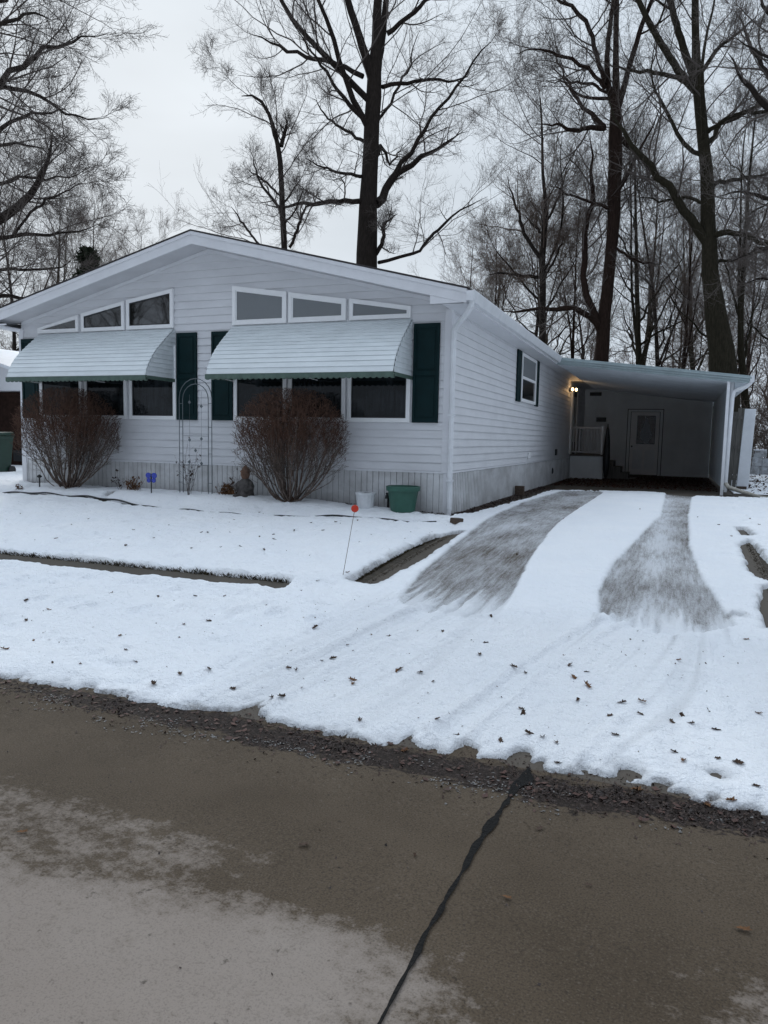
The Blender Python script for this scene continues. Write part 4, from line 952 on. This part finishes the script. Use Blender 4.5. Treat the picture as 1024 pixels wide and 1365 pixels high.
# T6: tree just beyond the right frame edge
D=24
P,R=to_ground(*px_path([(1115,480,34),(1105,380,30),(1095,280,26),(1088,180,22),(1085,80,18),(1080,-20,13),(1078,-130,8),(1075,-230,2)],D))
lm=[px_path(p,D,dd) for p,dd in (([(1090,200,11),(1060,178,10),(1035,150,9),(1010,130,8),(990,105,6),(970,70,4)],-1),([(1088,160,10),(1050,130,8),(1024,95,7),(1000,60,6),(985,20,4)],1.5),([(1095,290,9),(1055,280,7),(1020,262,6),(985,255,4),(950,262,2)],2),([(1100,340,8),(1050,325,7),(1010,330,5),(970,350,3)],-2),([(1086,90,9),(1050,50,7),(1024,15,6),(1005,-20,4)],2),([(1105,400,8),(1060,385,6),(1024,370,5),(990,378,3)],1),([(1088,130,8),(1050,100,6),(1010,70,4),(975,50,2)],-3))]
tree('bare_tree','bare tree whose dark limbs reach in from beyond the right edge',(P[0][0],P[0][1],-.1),[(P,R)],lm,rg,BARK,TWG,k=(8,7,6,3),extra=2)
# T7: big tree off the left edge, its crown over the house's left end
D=21
P,R=to_ground(*px_path([(-75,480,60),(-72,380,52),(-68,300,46),(-62,200,40),(-58,100,32),(-60,0,24),(-70,-100,16),(-75,-220,8),(-80,-300,2)],D))
tr=[(P,R),px_path([(-64,330,26),(-45,310,20),(-20,305,15),(20,280,11),(45,255,9),(65,215,5),(70,180,2)],D,1)]
lm=[px_path(p,D,dd,.72) for p,dd in (
 ([(-60,150,16),(-20,120,12),(5,105,11),(35,78,9),(62,64,8),(95,55,7),(125,47,4),(150,42,2)],-1),
 ([(-60,140,14),(-20,118,10),(20,117,8),(50,125,7),(75,140,6),(90,155,5),(115,162,4),(150,155,2)],1.5),
 ([(-60,230,14),(-20,182,10),(5,170,8),(30,152,6),(60,150,5),(95,145,3)],-2),
 ([(-66,340,14),(-30,325,10),(0,317,8),(40,311,7),(85,309,5),(118,303,3),(150,290,1.5)],-1),
 ([(-68,380,12),(-30,362,8),(0,360,6),(50,359,5),(88,357,4),(102,340,2)],1),
 ([(-70,420,14),(-30,400,10),(5,394,8),(36,399,7),(70,405,3)],2),
 ([(-60,80,14),(-20,45,9),(10,30,7),(40,18,6),(80,25,3)],-2),
 ([(-60,40,12),(-20,5,8),(20,-10,7),(50,-40,5)],2),
 ([(-62,210,10),(-20,200,7),(10,193,5),(50,190,4),(90,215,2)],-3),
 ([(-62,260,12),(-20,255,8),(10,240,6),(50,238,5),(100,235,3),(128,220,1.5)],2),
 ([(20,312,5),(50,275,5),(80,258,4),(110,245,3)],-2),
 ([(-60,10,10),(-15,-15,8),(30,-30,6),(80,-20,4),(120,0,2)],-3))]
tree('bare_tree','great spreading bare tree beyond the left edge with long branches over the roof',(P[0][0],P[0][1],-.1),tr,lm,rg,BARK,TWG,k=(10,8,6,3),extra=0,trop=.02,twl=.25,l1=.5,gn=.12)
# generic background trees, three kinds, copied
def generic(seed,h,rad,barkm,twigm,label,spread=.5,k=(8,7,5,2)):
    g=np.random.RandomState(seed); n=9
    P=[np.array([0,0,-.1])]; d=np.array([g.uniform(-.06,.06),g.uniform(-.06,.06),1.])
    for i in range(n): 
        d=d+g.randn(3)*np.array([.05,.05,0]); P.append(P[-1]+d/np.linalg.norm(d)*h/n)
    R=[rad*1.25]+[rad*(1-.93*(i/n)**.9) for i in range(1,n+1)]
    p2=[P[3]+0]; dd=np.array([g.uniform(-.4,.4),g.uniform(-.4,.4),1.])
    for i in range(6): dd=dd+g.randn(3)*.08+np.array([0,0,.1]); p2.append(p2[-1]+dd/np.linalg.norm(dd)*h*.1)
    tr=[(P,R),(p2,[R[3]*.6*(1-.85*i/6) for i in range(7)])]
    l,r_=grow(np.array(P)[None],np.array(R)[None],9,.36,50,.08,13,.22,.09,g,.5,.2)
    lm=[(a,b_) for a,b_ in zip(l,r_)]
    return tree('bare_tree',label,(0,0,0),tr,lm,g,barkm,twigm,k=k,extra=2,lk=.35,l1=.6,group='bare trees in the woods behind')
def copy_tree(o,parent=None):
    c=o.copy(); COL.objects.link(c); c.parent=parent
    for ch in o.children: copy_tree(ch,c)
    return c
KL=['slender bare tree in the woods behind the house','forked grey bare tree in the woods behind the house','thin reddish bare tree in the woods behind the house']
G_=[generic(5,17,.20,BARK,TWR,KL[0]),generic(9,20,.27,BARKG,TWG,KL[1],k=(9,6,5,2)),generic(14,14,.15,BARKR,TWR,KL[2])]
spots=[(690,46,0,1.0,'behind the long eave, left of the twin stemmed tree'),(655,44,2,.95,'above the long roof near the central tree'),(760,42,2,1.05,'between the long eave and the twin stemmed tree'),(850,38,1,.9,'just right of the twin stemmed tree'),(880,45,0,1.05,'behind the middle of the carport roof'),(905,36,2,.9,'left of the leaning tree, above the carport'),(1005,32,1,.8,'right of the leaning tree'),(1030,40,0,1.,'at the right edge of the woods'),(990,45,2,1.1,'behind the white board by the carport'),(835,52,1,1.0,'far back above the carport roof'),(930,52,1,1.,'far back behind the leaning tree'),(1060,30,2,.8,'beyond the right edge of the driveway'),(740,55,1,1.,'far back over the carport corner'),(600,52,0,.85,'low behind the right roof slope'),(430,50,2,.75,'low behind the roof left of the central tree'),(560,42,2,.62,'low behind the roof right of the central tree'),(335,44,0,.62,'low behind the roof peak'),(205,62,2,1.0,'low and far behind the left roof slope'),(168,55,0,.92,'behind the left roof slope'),(132,50,2,1.15,'behind the left roof slope under the spreading branches'),(60,46,1,.8,'behind the left end of the roof'),(15,40,0,.85,'over the left eave'),(-30,34,2,.9,'beyond the snowy neighbouring roof'),(1090,36,1,.9,'past the right edge of the picture')]
gr=np.random.RandomState(4); used=set()
spots+=[(185,64,2,1.1,'beyond the left roof slope, right of the evergreen'),(150,66,1,.8,'far back above the evergreen'),(985,40,0,.7,'low behind the white board'),(900,56,2,1.0,'far back left of the leaning tree'),(780,60,0,1.,'far back between the right hand trees'),(640,60,1,.85,'far back over the long roof'),(1045,48,2,1.,'far back at the right edge')]
for i,(px,D,kk,sc,lab) in enumerate(spots):
    if kk in used: o=copy_tree(G_[kk])
    else: o=G_[kk]; used.add(kk)
    p=at(px,560,D); o.location=(p[0],p[1],0); o.rotation_euler=(0,0,gr.uniform(0,6.28)); o.scale=(sc*.95,sc*.95,sc)
    o['label']=KL[kk].split(' in the woods')[0]+' '+lab
# far wood: one mass
def farwood():
    g=np.random.RandomState(33); parts=[]
    n=210; ang=np.radians(g.uniform(-62,32,n)); r_=g.uniform(58,110,n)
    X=C[0]+np.sin(ang-.05)*r_; Y=C[1]+np.cos(ang-.05)*r_; h=g.uniform(9,15,n)*np.interp(ang,[-1.1,-.35,-.2,.1,.6],[.9,.45,.65,1.1,1.2])
    S_=8; u=np.linspace(0,1,S_); P=np.stack([X[:,None]+g.randn(n,1)*u*1.,Y[:,None]+g.randn(n,1)*u*1.,h[:,None]*u[None]],-1); P[:,1:-1,:2]+=g.randn(n,S_-2,2)*.15
    R=.17*(1-.88*u)[None]*g.uniform(.6,1.3,(n,1)); parts.append(tubes(P,R,5))
    p1,r1=grow(P,R,12,.36,45,.08,5,.12,.12,g,.5,.3); parts.append(tubes(p1,np.maximum(r1,.02),3))
    p2,r2=grow(p1,r1,6,.5,45,.05,3,.1,.15,g,.6,.4); parts.append(tubes(p2,np.maximum(r2,.013),3))
    p3,r3=grow(p2,r2,5,.6,45,.05,2,.1,.2,g,.6,.4,minlen=.5); parts.append(tubes(p3,np.maximum(r3,.011),3))
    v,q=join(parts); return meshnp('far_wood',v,q,TWR)
tag(farwood(),'mass of distant bare brown trees behind the house and carport','woods',kind='stuff')
# undergrowth behind the carport and right
def thicket():
    g=np.random.RandomState(41); n=420
    px=g.uniform(600,1150,n); D=np.where(px<985,g.uniform(36,52,n),g.uniform(29,48,n)); X=[];Y=[]
    P0=np.array([at(a,560,d) for a,d in zip(px,D)]); P0[:,2]=0
    S_=5; d=g.randn(n,3)*.3; d[:,2]=1; P=np.empty((n,S_,3)); P[:,0]=P0; h=g.uniform(1.5,5.5,n)
    for s in range(1,S_): d=d+g.randn(n,3)*.12; P[:,s]=P[:,s-1]+d/np.linalg.norm(d,axis=1,keepdims=True)*(h/S_)[:,None]
    R=.03*(1-.8*np.linspace(0,1,S_))[None]*g.uniform(.5,1.5,(n,1)); parts=[tubes(P,R,4)]
    p1,r1=grow(P,R,8,.5,40,.03,4,.1,.18,g,.6,.3); parts.append(tubes(p1,np.maximum(r1,.009),3))
    p2,r2=grow(p1,r1,6,.6,45,.0,3,.1,.2,g,.6,.4); parts.append(tubes(p2,np.maximum(r2,.007),3))
    v,q=join(parts); return meshnp('thicket',v,q,TWR)
tag(thicket(),'tangled brown brush and saplings filling the wood edge behind the carport','brush',kind='stuff')
# dark evergreen by the left roof slope
def evergreen(px,D,h):
    p=at(px,560,D); T=thing('evergreen_tree','small dark evergreen showing above the left roof slope','tree',(p[0],p[1],0)); g=np.random.RandomState(8)
    MB().tube([(0,0,-.1),(0,0,h*.5),(.05,0,h)],[.16,.1,.02],8).build('trunk',BARK,T)
    n=5500; z=g.rand(n)**.8*h*.85+h*.15; r_=np.sqrt(np.clip(1.02-z/h,0,1))*h*.17*np.sqrt(g.rand(n))*(1+.35*np.sin(z*5+1)); a=g.rand(n)*2*PI
    c=np.stack([r_*np.cos(a),r_*np.sin(a),z-r_*.25],-1); d1=g.randn(n,3)*.14; d2=g.randn(n,3)*.07
    V=np.stack([c-d1,c+d2,c+d1],1).reshape(-1,3); meshnp('crown',V,np.arange(n*3).reshape(-1,3),EVG,T)
evergreen(122,38,10.4)
# reflected trees across the street
for i,(x,y,kk,sc) in enumerate(((-21,-18,1,.62),(-25,-21,1,.75),(-29,-19,0,.7),(-24,-26,1,.9),(-33,-23,1,.8),(-28,-30,0,1.0))):
    o=copy_tree(G_[kk]); o.location=(x,y,-.3); o.rotation_euler=(0,0,i*1.3); o.scale=(sc,)*3; o['group']='bare trees across the street'
    o['label']=('first','second','third','fourth','fifth','sixth')[i]+' bare tree of those mirrored in the upper left window panes'

# ------------------------------------------------------------------ shrubs
def shrub(name,label,X,Y,Z,hw,h,seed,nst=46):
    g=np.random.RandomState(seed); T=thing(name,label,'shrub',(X,Y,Z)); S_=12
    a=g.rand(nst)*2*PI; q=np.sqrt(g.rand(nst))
    ex=hw*q*np.cos(a)*1.02; ey=hw*.62*q*np.sin(a); ez=h*(1-.42*np.clip(q,0,1)**3.2)*g.uniform(.82,.98,nst)
    u=np.linspace(0,1,S_)[None]
    bx=g.randn(nst,1)*.045; by=g.randn(nst,1)*.04
    out=u**.74
    P=np.stack([bx+(ex[:,None]-bx)*out,by+(ey[:,None]-by)*out,ez[:,None]*(u*.35+.65*u**1.55)],-1)
    P[:,1:]+=np.cumsum(g.randn(nst,S_-1,3)*.011,axis=1)
    R=g.uniform(.009,.017,(nst,1))*(1-.75*u)
    p1,r1=grow(P,R,7,.42,26,.03,6,.30,.10,g,.55,.4); r1=np.maximum(r1,.0028)
    p2,r2=grow(p1,r1,5,.55,28,.03,4,.1,.14,g,.65,.5); r2=np.maximum(r2,.0022)
    p3,r3=grow(p2,r2,3,.6,30,.02,3,.1,.16,g,.75,.6,minlen=.06); r3=np.maximum(r3,.0019)
    def inside(p): 
        e=p[:,-1]; rr=np.hypot(e[:,0]/hw,e[:,1]/(hw*.68)); top=h*(1.0-.30*np.clip(rr,0,1.2)**3)
        low=h*.10+ (np.clip(rr,0,2)-.3)*h*.26
        return (e[:,2]<top+g.randn(len(e))*.012)&(rr<1.02+g.randn(len(e))*.03)&(e[:,2]>low)
    def sel(p,r_): k_=inside(p); return p[k_],r_[k_]
    p1,r1=sel(p1,r1);p2,r2=sel(p2,r2);p3,r3=sel(p3,r3)
    sp=lambda p:p[:,-1,2]>h*.56+g.randn(len(p))*h*.03
    s1,s2,s3=sp(p1),sp(p2),sp(p3)
    v,f=join([tubes(P,R,6),tubes(p1[~s1],r1[~s1],4),tubes(p2[~s2],r2[~s2],3),tubes(p3[~s3],r3[~s3],3)]); meshnp('stems',v,f,SHS,T)
    v,f=join([tubes(p1[s1],r1[s1],4),tubes(p2[s2],r2[s2],3),tubes(p3[s3],r3[s3],3)]); 
    # a dense cap of short clipped tips
    m_=6000; A=g.rand(m_)*2*PI; Q=np.sqrt(g.rand(m_)); x=hw*.97*Q*np.cos(A); y=hw*.65*Q*np.sin(A); tz=h*(1-.30*Q**3); z=tz-(g.rand(m_)**1.2)*h*.46*(1-.25*Q)
    c=np.stack([x,y,z],-1); d=np.stack([x*.35,y*.35,np.ones(m_)*.8],-1)+g.randn(m_,3)*.45; d/=np.linalg.norm(d,axis=1,keepdims=True); L2=g.uniform(.04,.11,(m_,1))
    PP=np.stack([c,c+d*L2*.5+g.randn(m_,3)*.006,c+d*L2],1); PP[:,:,2]=np.minimum(PP[:,:,2],tz[:,None]+.01); v2,f2=tubes(PP,np.full((m_,3),.0027),3); v,f=join([(v,f),(v2,f2)])
    meshnp('twig_crown',v,f,SHTW,T)
    MB().lathe([(.10,-.1),(.085,.02),(.06,.10),(.03,.14)],(0,0,0),10).build('stump',SHTW,T,smooth=True)
shrub('clipped_shrub','round leafless clipped shrub with red-brown twigs under the left awning',-7.10,-.52,.13,1.08,1.86,5)
shrub('clipped_shrub','leafless vase shaped shrub with red-brown top in front of the right windows',-2.46,-.55,.12,.98,1.83,6)
# plants in the bed
def weeds(name,label,X,Y,h,r_,n,m_,seed,cat='plant',lean=.35,kk=4):
    g=np.random.RandomState(seed); T=thing(name,label,cat,(X,Y,g1(X,Y)+.02)); S_=6
    d=g.randn(n,3)*lean; d[:,2]=1; P=np.empty((n,S_,3)); P[:,0]=g.randn(n,3)*r_*.25; P[:,0,2]=-.03; H_=h*g.uniform(.45,1.05,n)
    for s in range(1,S_): d=d+g.randn(n,3)*.12; P[:,s]=P[:,s-1]+d/np.linalg.norm(d,axis=1,keepdims=True)*(H_/(S_-1))[:,None]
    R=np.full((n,S_),.0035)*(1-.5*np.linspace(0,1,S_)); p1,r1=grow(P,R,kk,.35,45,0,3,.3,.2,g,.8,.6)
    meshnp('stems',*join([tubes(P,R,4),tubes(p1,r1,3)]),m_,T)
    c=p1[:,-1]; c=c[g.rand(len(c))<.7]; d1=g.randn(len(c),3)*.014; d2=g.randn(len(c),3)*.014; V=np.stack([c-d1,c+d2,c+d1,c-d2],1).reshape(-1,3); meshnp('dry_leaves',V,np.arange(len(V)).reshape(-1,4),m_,T)
weeds('dried_plant','tuft of tan dried perennial left of the blue butterfly stake',-5.72,-.42,.30,.18,34,DRY,1)
weeds('dried_plant','small dark seed-headed plant at the skirting beside the tan tuft',-6.02,-.35,.36,.05,7,DRK2,2)
weeds('dried_plant','tall dark dried stalk standing inside the metal garden arch',-4.38,-.58,.95,.05,9,DRK2,3,lean=.07,kk=6)
weeds('dried_plant','low reddish dried clump left of the garden figure',-3.82,-.30,.26,.22,60,DRY,4)
weeds('dried_plant','sparse thin stalk rising beside the garden figure',-3.62,-.30,.50,.05,5,DRK2,9,lean=.12)
weeds('dried_plant','little dry sprig poking from the bed snow beside the first shrub',-7.9,-.85,.14,.1,10,DRY,12)
# grass lip along the lawn edges: blades nobody could count
def blades(name,label,pts,n,h,seed,m_,w_=.05):
    g=np.random.RandomState(seed); P=np.array(pts,float); s=np.r_[0,np.cumsum(np.hypot(*np.diff(P,axis=0).T))]; u=g.rand(n)*s[-1]
    x=np.interp(u,s,P[:,0]); y=np.interp(u,s,P[:,1])+g.randn(n)*w_*.5; z=G(x,y); hh=h*g.uniform(.4,1.2,n)*(.75+.9*np.abs(fbm(x*3,y*0,3)*2))
    b=np.stack([x,y,z-.01],-1); tp=b+np.stack([g.randn(n)*.03,-np.abs(g.randn(n))*.03,hh],-1); sd=np.stack([g.randn(n)*.006+.004,g.randn(n)*.003,0*x],-1)
    V=np.stack([b-sd,b+sd,tp],1).reshape(-1,3); tag(meshnp(name,V,np.arange(n*3).reshape(-1,3),m_),label,'grass',kind='stuff')
GRS=mat('dead_grass',(.10,.08,.045),.9,.1,noise=(9,.5,(.05,.042,.026)))
blades('grass_edge','dark dead grass lip between the sidewalk and the lawn snow',[(-14,-4.63),(-.2,-4.64)],9000,.045,3,GRS,.045)
blades('grass_edge','brown turf along the bare strip beside the driveway',[(.36,-4.3),(.34,-2.7),(.42,-1.75)],900,.03,4,GRS,.05)
blades('grass_tufts','flattened dead grass in the bare strip left of the driveway',[(.5,-4.35),(.5,-2.7),(.52,-1.6)],2600,.022,14,GRS,.26)
blades('grass_tufts','flattened dead grass in the bare strip right of the driveway',[(4.2,-.7),(4.22,-2.6),(4.2,-4.6)],2200,.022,15,GRS,.16)
# bed edging
m=MB(); 
EP=[(-12,-1.0),(-9,-1.0),(-8.26,-.98),(-7.25,-.92),(-6.21,-.92),(-5.11,-1.07),(-4.21,-1.25),(-3.27,-1.37),(-2.16,-1.24),(-1.04,-.98),(.2,-1.0)]
EPx=np.arange(-12,.2,.08); EPy=np.interp(EPx,[p[0] for p in EP],[p[1] for p in EP])
m.tube([(x,y,g1(x,y)+.030+.013*math.sin(x*3.1)+.012*math.sin(x*7.7)) for x,y in zip(EPx,EPy)],.016,6)
tag(m.build('bed_edging',DRK),'thin dark edging line curving along the front of the flower bed','edging')
# fallen leaves on the snow
def leafmesh(seed,m_):
    g=np.random.RandomState(seed); pts=[]
    n=18
    for i in range(n):
        a=2*PI*i/n; rr=.034*(.62+.38*abs(math.cos(a))) * (g.uniform(.95,1.3) if i%2 else g.uniform(.6,1.05)); pts.append((rr*math.cos(a)*1.25,rr*math.sin(a)*.8))
    V=[(0,0,.012)]+[(x,y,.010+.030*abs(y/.03)**1.5*g.uniform(.3,1.3)+.01*g.rand()) for x,y in pts]
    V+=[(.075,.006,.02),(.03,.002,.016),(.03,-.002,.016)]
    F_=[(0,1+i,1+(i+1)%n) for i in range(n)]+[(n+2,n+1,n+3)]
    return meshnp('dry_leaf',V,F_,m_)
LV=[leafmesh(i,LEAF[i%3]) for i in range(3)]
lpx=[(205,912),(470,905),(385,890),(375,935),(362,930),(445,872),(685,888),(765,900),(782,912),(770,930),(830,935),(855,935),(910,952),(820,978),(723,982),(895,960),(955,970),(1012,948),(912,1015),(985,1015),(560,893),(529,892),(540,990),(1008,1050),(975,1062),(850,1042),(942,1060),(700,890),(655,820),(95,700),(178,706),(205,717),(277,710),(346,678),(365,712),(415,698),(320,728),(75,718),(47,720),(118,692),(168,728),(256,730),(352,733),(495,712),(535,750),(540,715),(548,711),(160,845),(60,842),(125,835),(245,832),(300,790),(355,806),(405,825),(260,795),(70,885),(6,866),(420,835),(495,842),(330,695),(305,672),(312,693),(705,978),(760,885),(690,735),(853,679),(612,710),(752,690),(930,690),(958,700),(1000,692),(1012,700),(975,715),(640,870),(590,840),(905,880),(240,850),(180,880),(100,800),(35,800),(150,790),(225,700),(130,640),(900,1000),(800,1010),(668,985),(745,1012),(610,975),(480,960)]
gl=np.random.RandomState(17)
def place_leaf(px,py):
    z=0.
    for _ in range(30):
        p=plane(px,py,2,z); z=.5*z+.5*(g1(p[0],p[1])+.05)
    return p
LG='scattered dry leaves on the snow'; LEAVES=[]
SX,SY=nx,ny; SNOWV=np.empty(len(nx)*len(ny)*3,np.float32); bpy.data.objects['snow_cover'].data.vertices.foreach_get('co',SNOWV); SZ=SNOWV.reshape(len(ny),len(nx),3)[:,:,2]
def surf(x,y):
    i=np.clip(np.searchsorted(SY,y)-1,0,len(SY)-2); j=np.clip(np.searchsorted(SX,x)-1,0,len(SX)-2)
    return max(float(SZ[i,j]),g1(x,y)+.004)
for i,(px,py) in enumerate(lpx+[(gl.uniform(560,1020),gl.uniform(840,1030)) for _ in range(14)]+[(gl.uniform(0,540),gl.uniform(690,930)) for _ in range(40)]):
    p=place_leaf(px,py); k_=gl.randint(3)
    o=LV[i] if i<3 else LV[k_].copy()
    if i>=3: COL.objects.link(o)
    o.location=(p[0],p[1],surf(p[0],p[1])-.004); s_=gl.uniform(.3,.75) if i>=27 else gl.uniform(.5,.85); o.rotation_euler=(gl.uniform(-.4,.4),gl.uniform(-.4,.4),gl.uniform(0,6.28)); o.scale=(s_,)*3
    LEAVES.append((o,p[0],p[1],k_ if i>=3 else i,s_))
LMK=[('the red driveway marker',.24,-4.4),('the green planter',-.6,-.4),('the white flower pot',-1.2,-.4),('the left shrub',-7.1,-.6),('the right shrub',-2.46,-.6),('the blue butterfly stake',-5.13,-.6),('the metal garden arch',-4.37,-.5),('the garden figure',-3.4,-.4),('the brick by the downspout',.4,-.8),('the near end of the left wheel track',1.5,-4.9),('the near end of the right wheel track',3.2,-4.9),('the bare strip left of the driveway',.5,-3),('the bare strip right of the driveway',4.2,-2),('the right end of the bare sidewalk',-.2,-4.8),('the snow edge above the tar joint',2.7,-7.3),('the carport post',4.36,8),('the snow edge at lower right',3.8,-7.4),('the snow edge at far left',-.8,-7.5),('the middle of the driveway apron',2,-6.1),('the middle of the verge snow',-1.5,-6.2),('the left part of the bare sidewalk',-3.5,-4.8),('the lawn snow in front of the arch',-4,-2.8),('the lawn snow before the green planter',-.9,-2.3),('the snow ridge between the wheel tracks',2.3,0),('the lawn snow before the left shrub',-6.5,-2.6)]
ORD=['closest','second closest','third closest','fourth closest','fifth closest','sixth closest','seventh closest','eighth closest','ninth closest','tenth closest','eleventh closest','twelfth closest','thirteenth closest','fourteenth closest']
bk={}
for o,x,y,k_,s_ in LEAVES:
    j=min(range(len(LMK)),key=lambda q:(LMK[q][1]-x)**2+(LMK[q][2]-y)**2); bk.setdefault((j,k_),[]).append((math.hypot(LMK[j][1]-x,LMK[j][2]-y),o,s_))
for (j,k_),l in bk.items():
    for r_,(d_,o,s_) in enumerate(sorted(l,key=lambda q:q[0])):
        tag(o,('dark brown','tan','grey-brown')[k_]+' leaf '+ORD[min(r_,13)]+' to '+LMK[j][0],'leaf',LG)
# leaf litter and slush in the gutter, along the wall and in the carport
def litter(name,label,X,Y,size,m_,seed,cat='leaf litter',flat=.5,zoff=.006,use=None):
    g=np.random.RandomState(seed); n=len(X); Z=(use(X,Y) if use else G(X,Y))+zoff+g.rand(n)*size*.5; c=np.stack([X,Y,Z],-1)
    a=g.rand(n)*2*PI; s_=size*g.uniform(.4,1.2,n); e1=np.stack([np.cos(a),np.sin(a),g.randn(n)*flat],-1)*s_[:,None]; e2=np.stack([-np.sin(a),np.cos(a),g.randn(n)*flat],-1)*(s_*g.uniform(.35,.8,n))[:,None]
    V=np.stack([c-e1,c-e2*.9,c+e1*.3-e2*.6,c+e1,c+e2*.7,c-e1*.2+e2],1).reshape(-1,3)
    tag(meshnp(name,V,np.arange(n*6).reshape(-1,6),m_),label,cat,kind='stuff')
LIT=mat('wet_leaf_litter',(.045,.024,.018),.6,.4,noise=(40,.6,(.012,.009,.008)))
LIT2=mat('pale_leaf_litter',(.085,.055,.042),.7,.3,noise=(40,.5))
ICE=mat('grey_slush',(.17,.165,.16),.45,.4,noise=(30,.4),bump=(60,.6))
g=np.random.RandomState(50)
n=15000; X=g.uniform(-5,5.5,n); Y=-7.65+g.randn(n)*.075+fbm(X*2.2,X*0+9,3)*.22; k_=(fbm(X*4,Y*5,4)+fbm(X*1.3,X*0+2,2)*.6>np.where(X>1.2,-.05,.04)); litter('leaf_litter','dark wet leaf litter lying in the street gutter',X[k_],Y[k_],.0085,LIT,1)
n=2600; X=g.uniform(-5,5.5,n); Y=-7.70+g.randn(n)*.13+fbm(X*2.2,X*0+9,3)*.2; litter('leaf_litter','paler leaf scraps strewn along the street gutter',X,Y,.010,LIT2,2)
n=3600; X=g.uniform(-3,4.2,n); Y=-7.76+g.randn(n)*.07+fbm(X*2.2,X*0+9,3)*.25; k_=fbm(X*6,Y*12,4)>.05; litter('slush','grey crumbs of ice and slush along the gutter',X[k_],Y[k_],.009,ICE,3,'slush',.15)
n=2600; Y=g.uniform(-.2,8.5,n); X=.04+np.abs(g.randn(n))*.16; litter('leaf_litter','brown leaf litter in the dirt along the long side wall',X,Y,.02,LIT2,4)
n=2600; Y=g.uniform(-.2,8.5,n); X=.04+np.abs(g.randn(n))*.14; litter('leaf_litter','dark rotting litter in the dirt along the long side wall',X,Y,.022,LIT,5)
n=5200; X=g.uniform(.1,4.4,n); Y=g.uniform(9.5,17.6,n); litter('leaf_litter','dark red-brown leaves blown across the carport floor',X,Y,.035,mat('red_brown_litter',(.07,.028,.018),.8,.2,noise=(20,.5)),6)
n=1600; X=g.uniform(-8.6,0,n); Y=-.06-np.abs(g.randn(n))*.05; litter('leaf_litter','dark litter along the foot of the front skirting',X,Y,.016,LIT,7,zoff=.03)
n=420; X=g.uniform(-4,4.6,n); Y=-7.66+g.randn(n)*.09; litter('leaf_litter','flattened red-brown leaves stuck in the wet street gutter',X,Y,.022,mat('red_gutter_leaf',(.075,.030,.020),.6,.4,noise=(30,.5)),38,flat=.12)
n=2600; X=g.uniform(0,4.4,n); Y=g.uniform(-7.6,-7.28,n); litter('leaf_litter','wet scraps in the thawed notches of the snow edge',X,Y,.008,LIT2,28,zoff=.004)
n=900; X=g.uniform(-8,7,n); Y=g.uniform(-12,-7.8,n); litter('street_debris','tiny twigs, grit and leaf scraps scattered over the concrete street',X,Y,.006,LIT,8,'debris')
n=620; X=g.uniform(-10,4.1,n); Y=np.where(g.rand(n)<.5,g.uniform(-7.3,-5.1,n),g.uniform(-4.4,-1.1,n)); Y=np.where(X>.4,g.uniform(-7.3,-4.9,n),Y)
litter('snow_debris','tiny dark leaf scraps and grit sprinkled over the yard snow',X,Y,.010,LIT2,18,'debris',.4,zoff=.0,use=lambda x,y:np.array([surf(a,b_) for a,b_ in zip(x,y)]))
n=5000; X=g.uniform(5,14,n); Y=g.uniform(8,32,n); litter('leaf_litter','brown leaves strewn over the snow at the wood edge right of the carport',X,Y,.05,LIT2,9,zoff=.05)
# a few single leaves and twigs on the street
for (px,py,s_,lb) in ((405,1127,.55,'between the tar joint and the dry patch'),(720,1105,.45,'just right of the upper end of the tar joint'),(992,1240,.55,'near the lower right edge of the picture'),(676,1197,.4,'right of the middle of the tar joint'),(30,1110,.5,'at the far left of the damp band'),(553,1140,.3,'just left of the tar joint'),(785,1180,.3,'in the middle of the right damp slab')):
    z=-.4
    for _ in range(20): p=plane(px,py,2,z); z=g1(p[0],p[1])+.008
    o=LV[gl.randint(3)].copy(); COL.objects.link(o); o.location=(p[0],p[1],z); o.rotation_euler=(0,0,gl.uniform(0,6)); o.scale=(s_,s_,s_*.6); tag(o,'dry leaf on the concrete street '+lb,'leaf','dry leaves on the street')
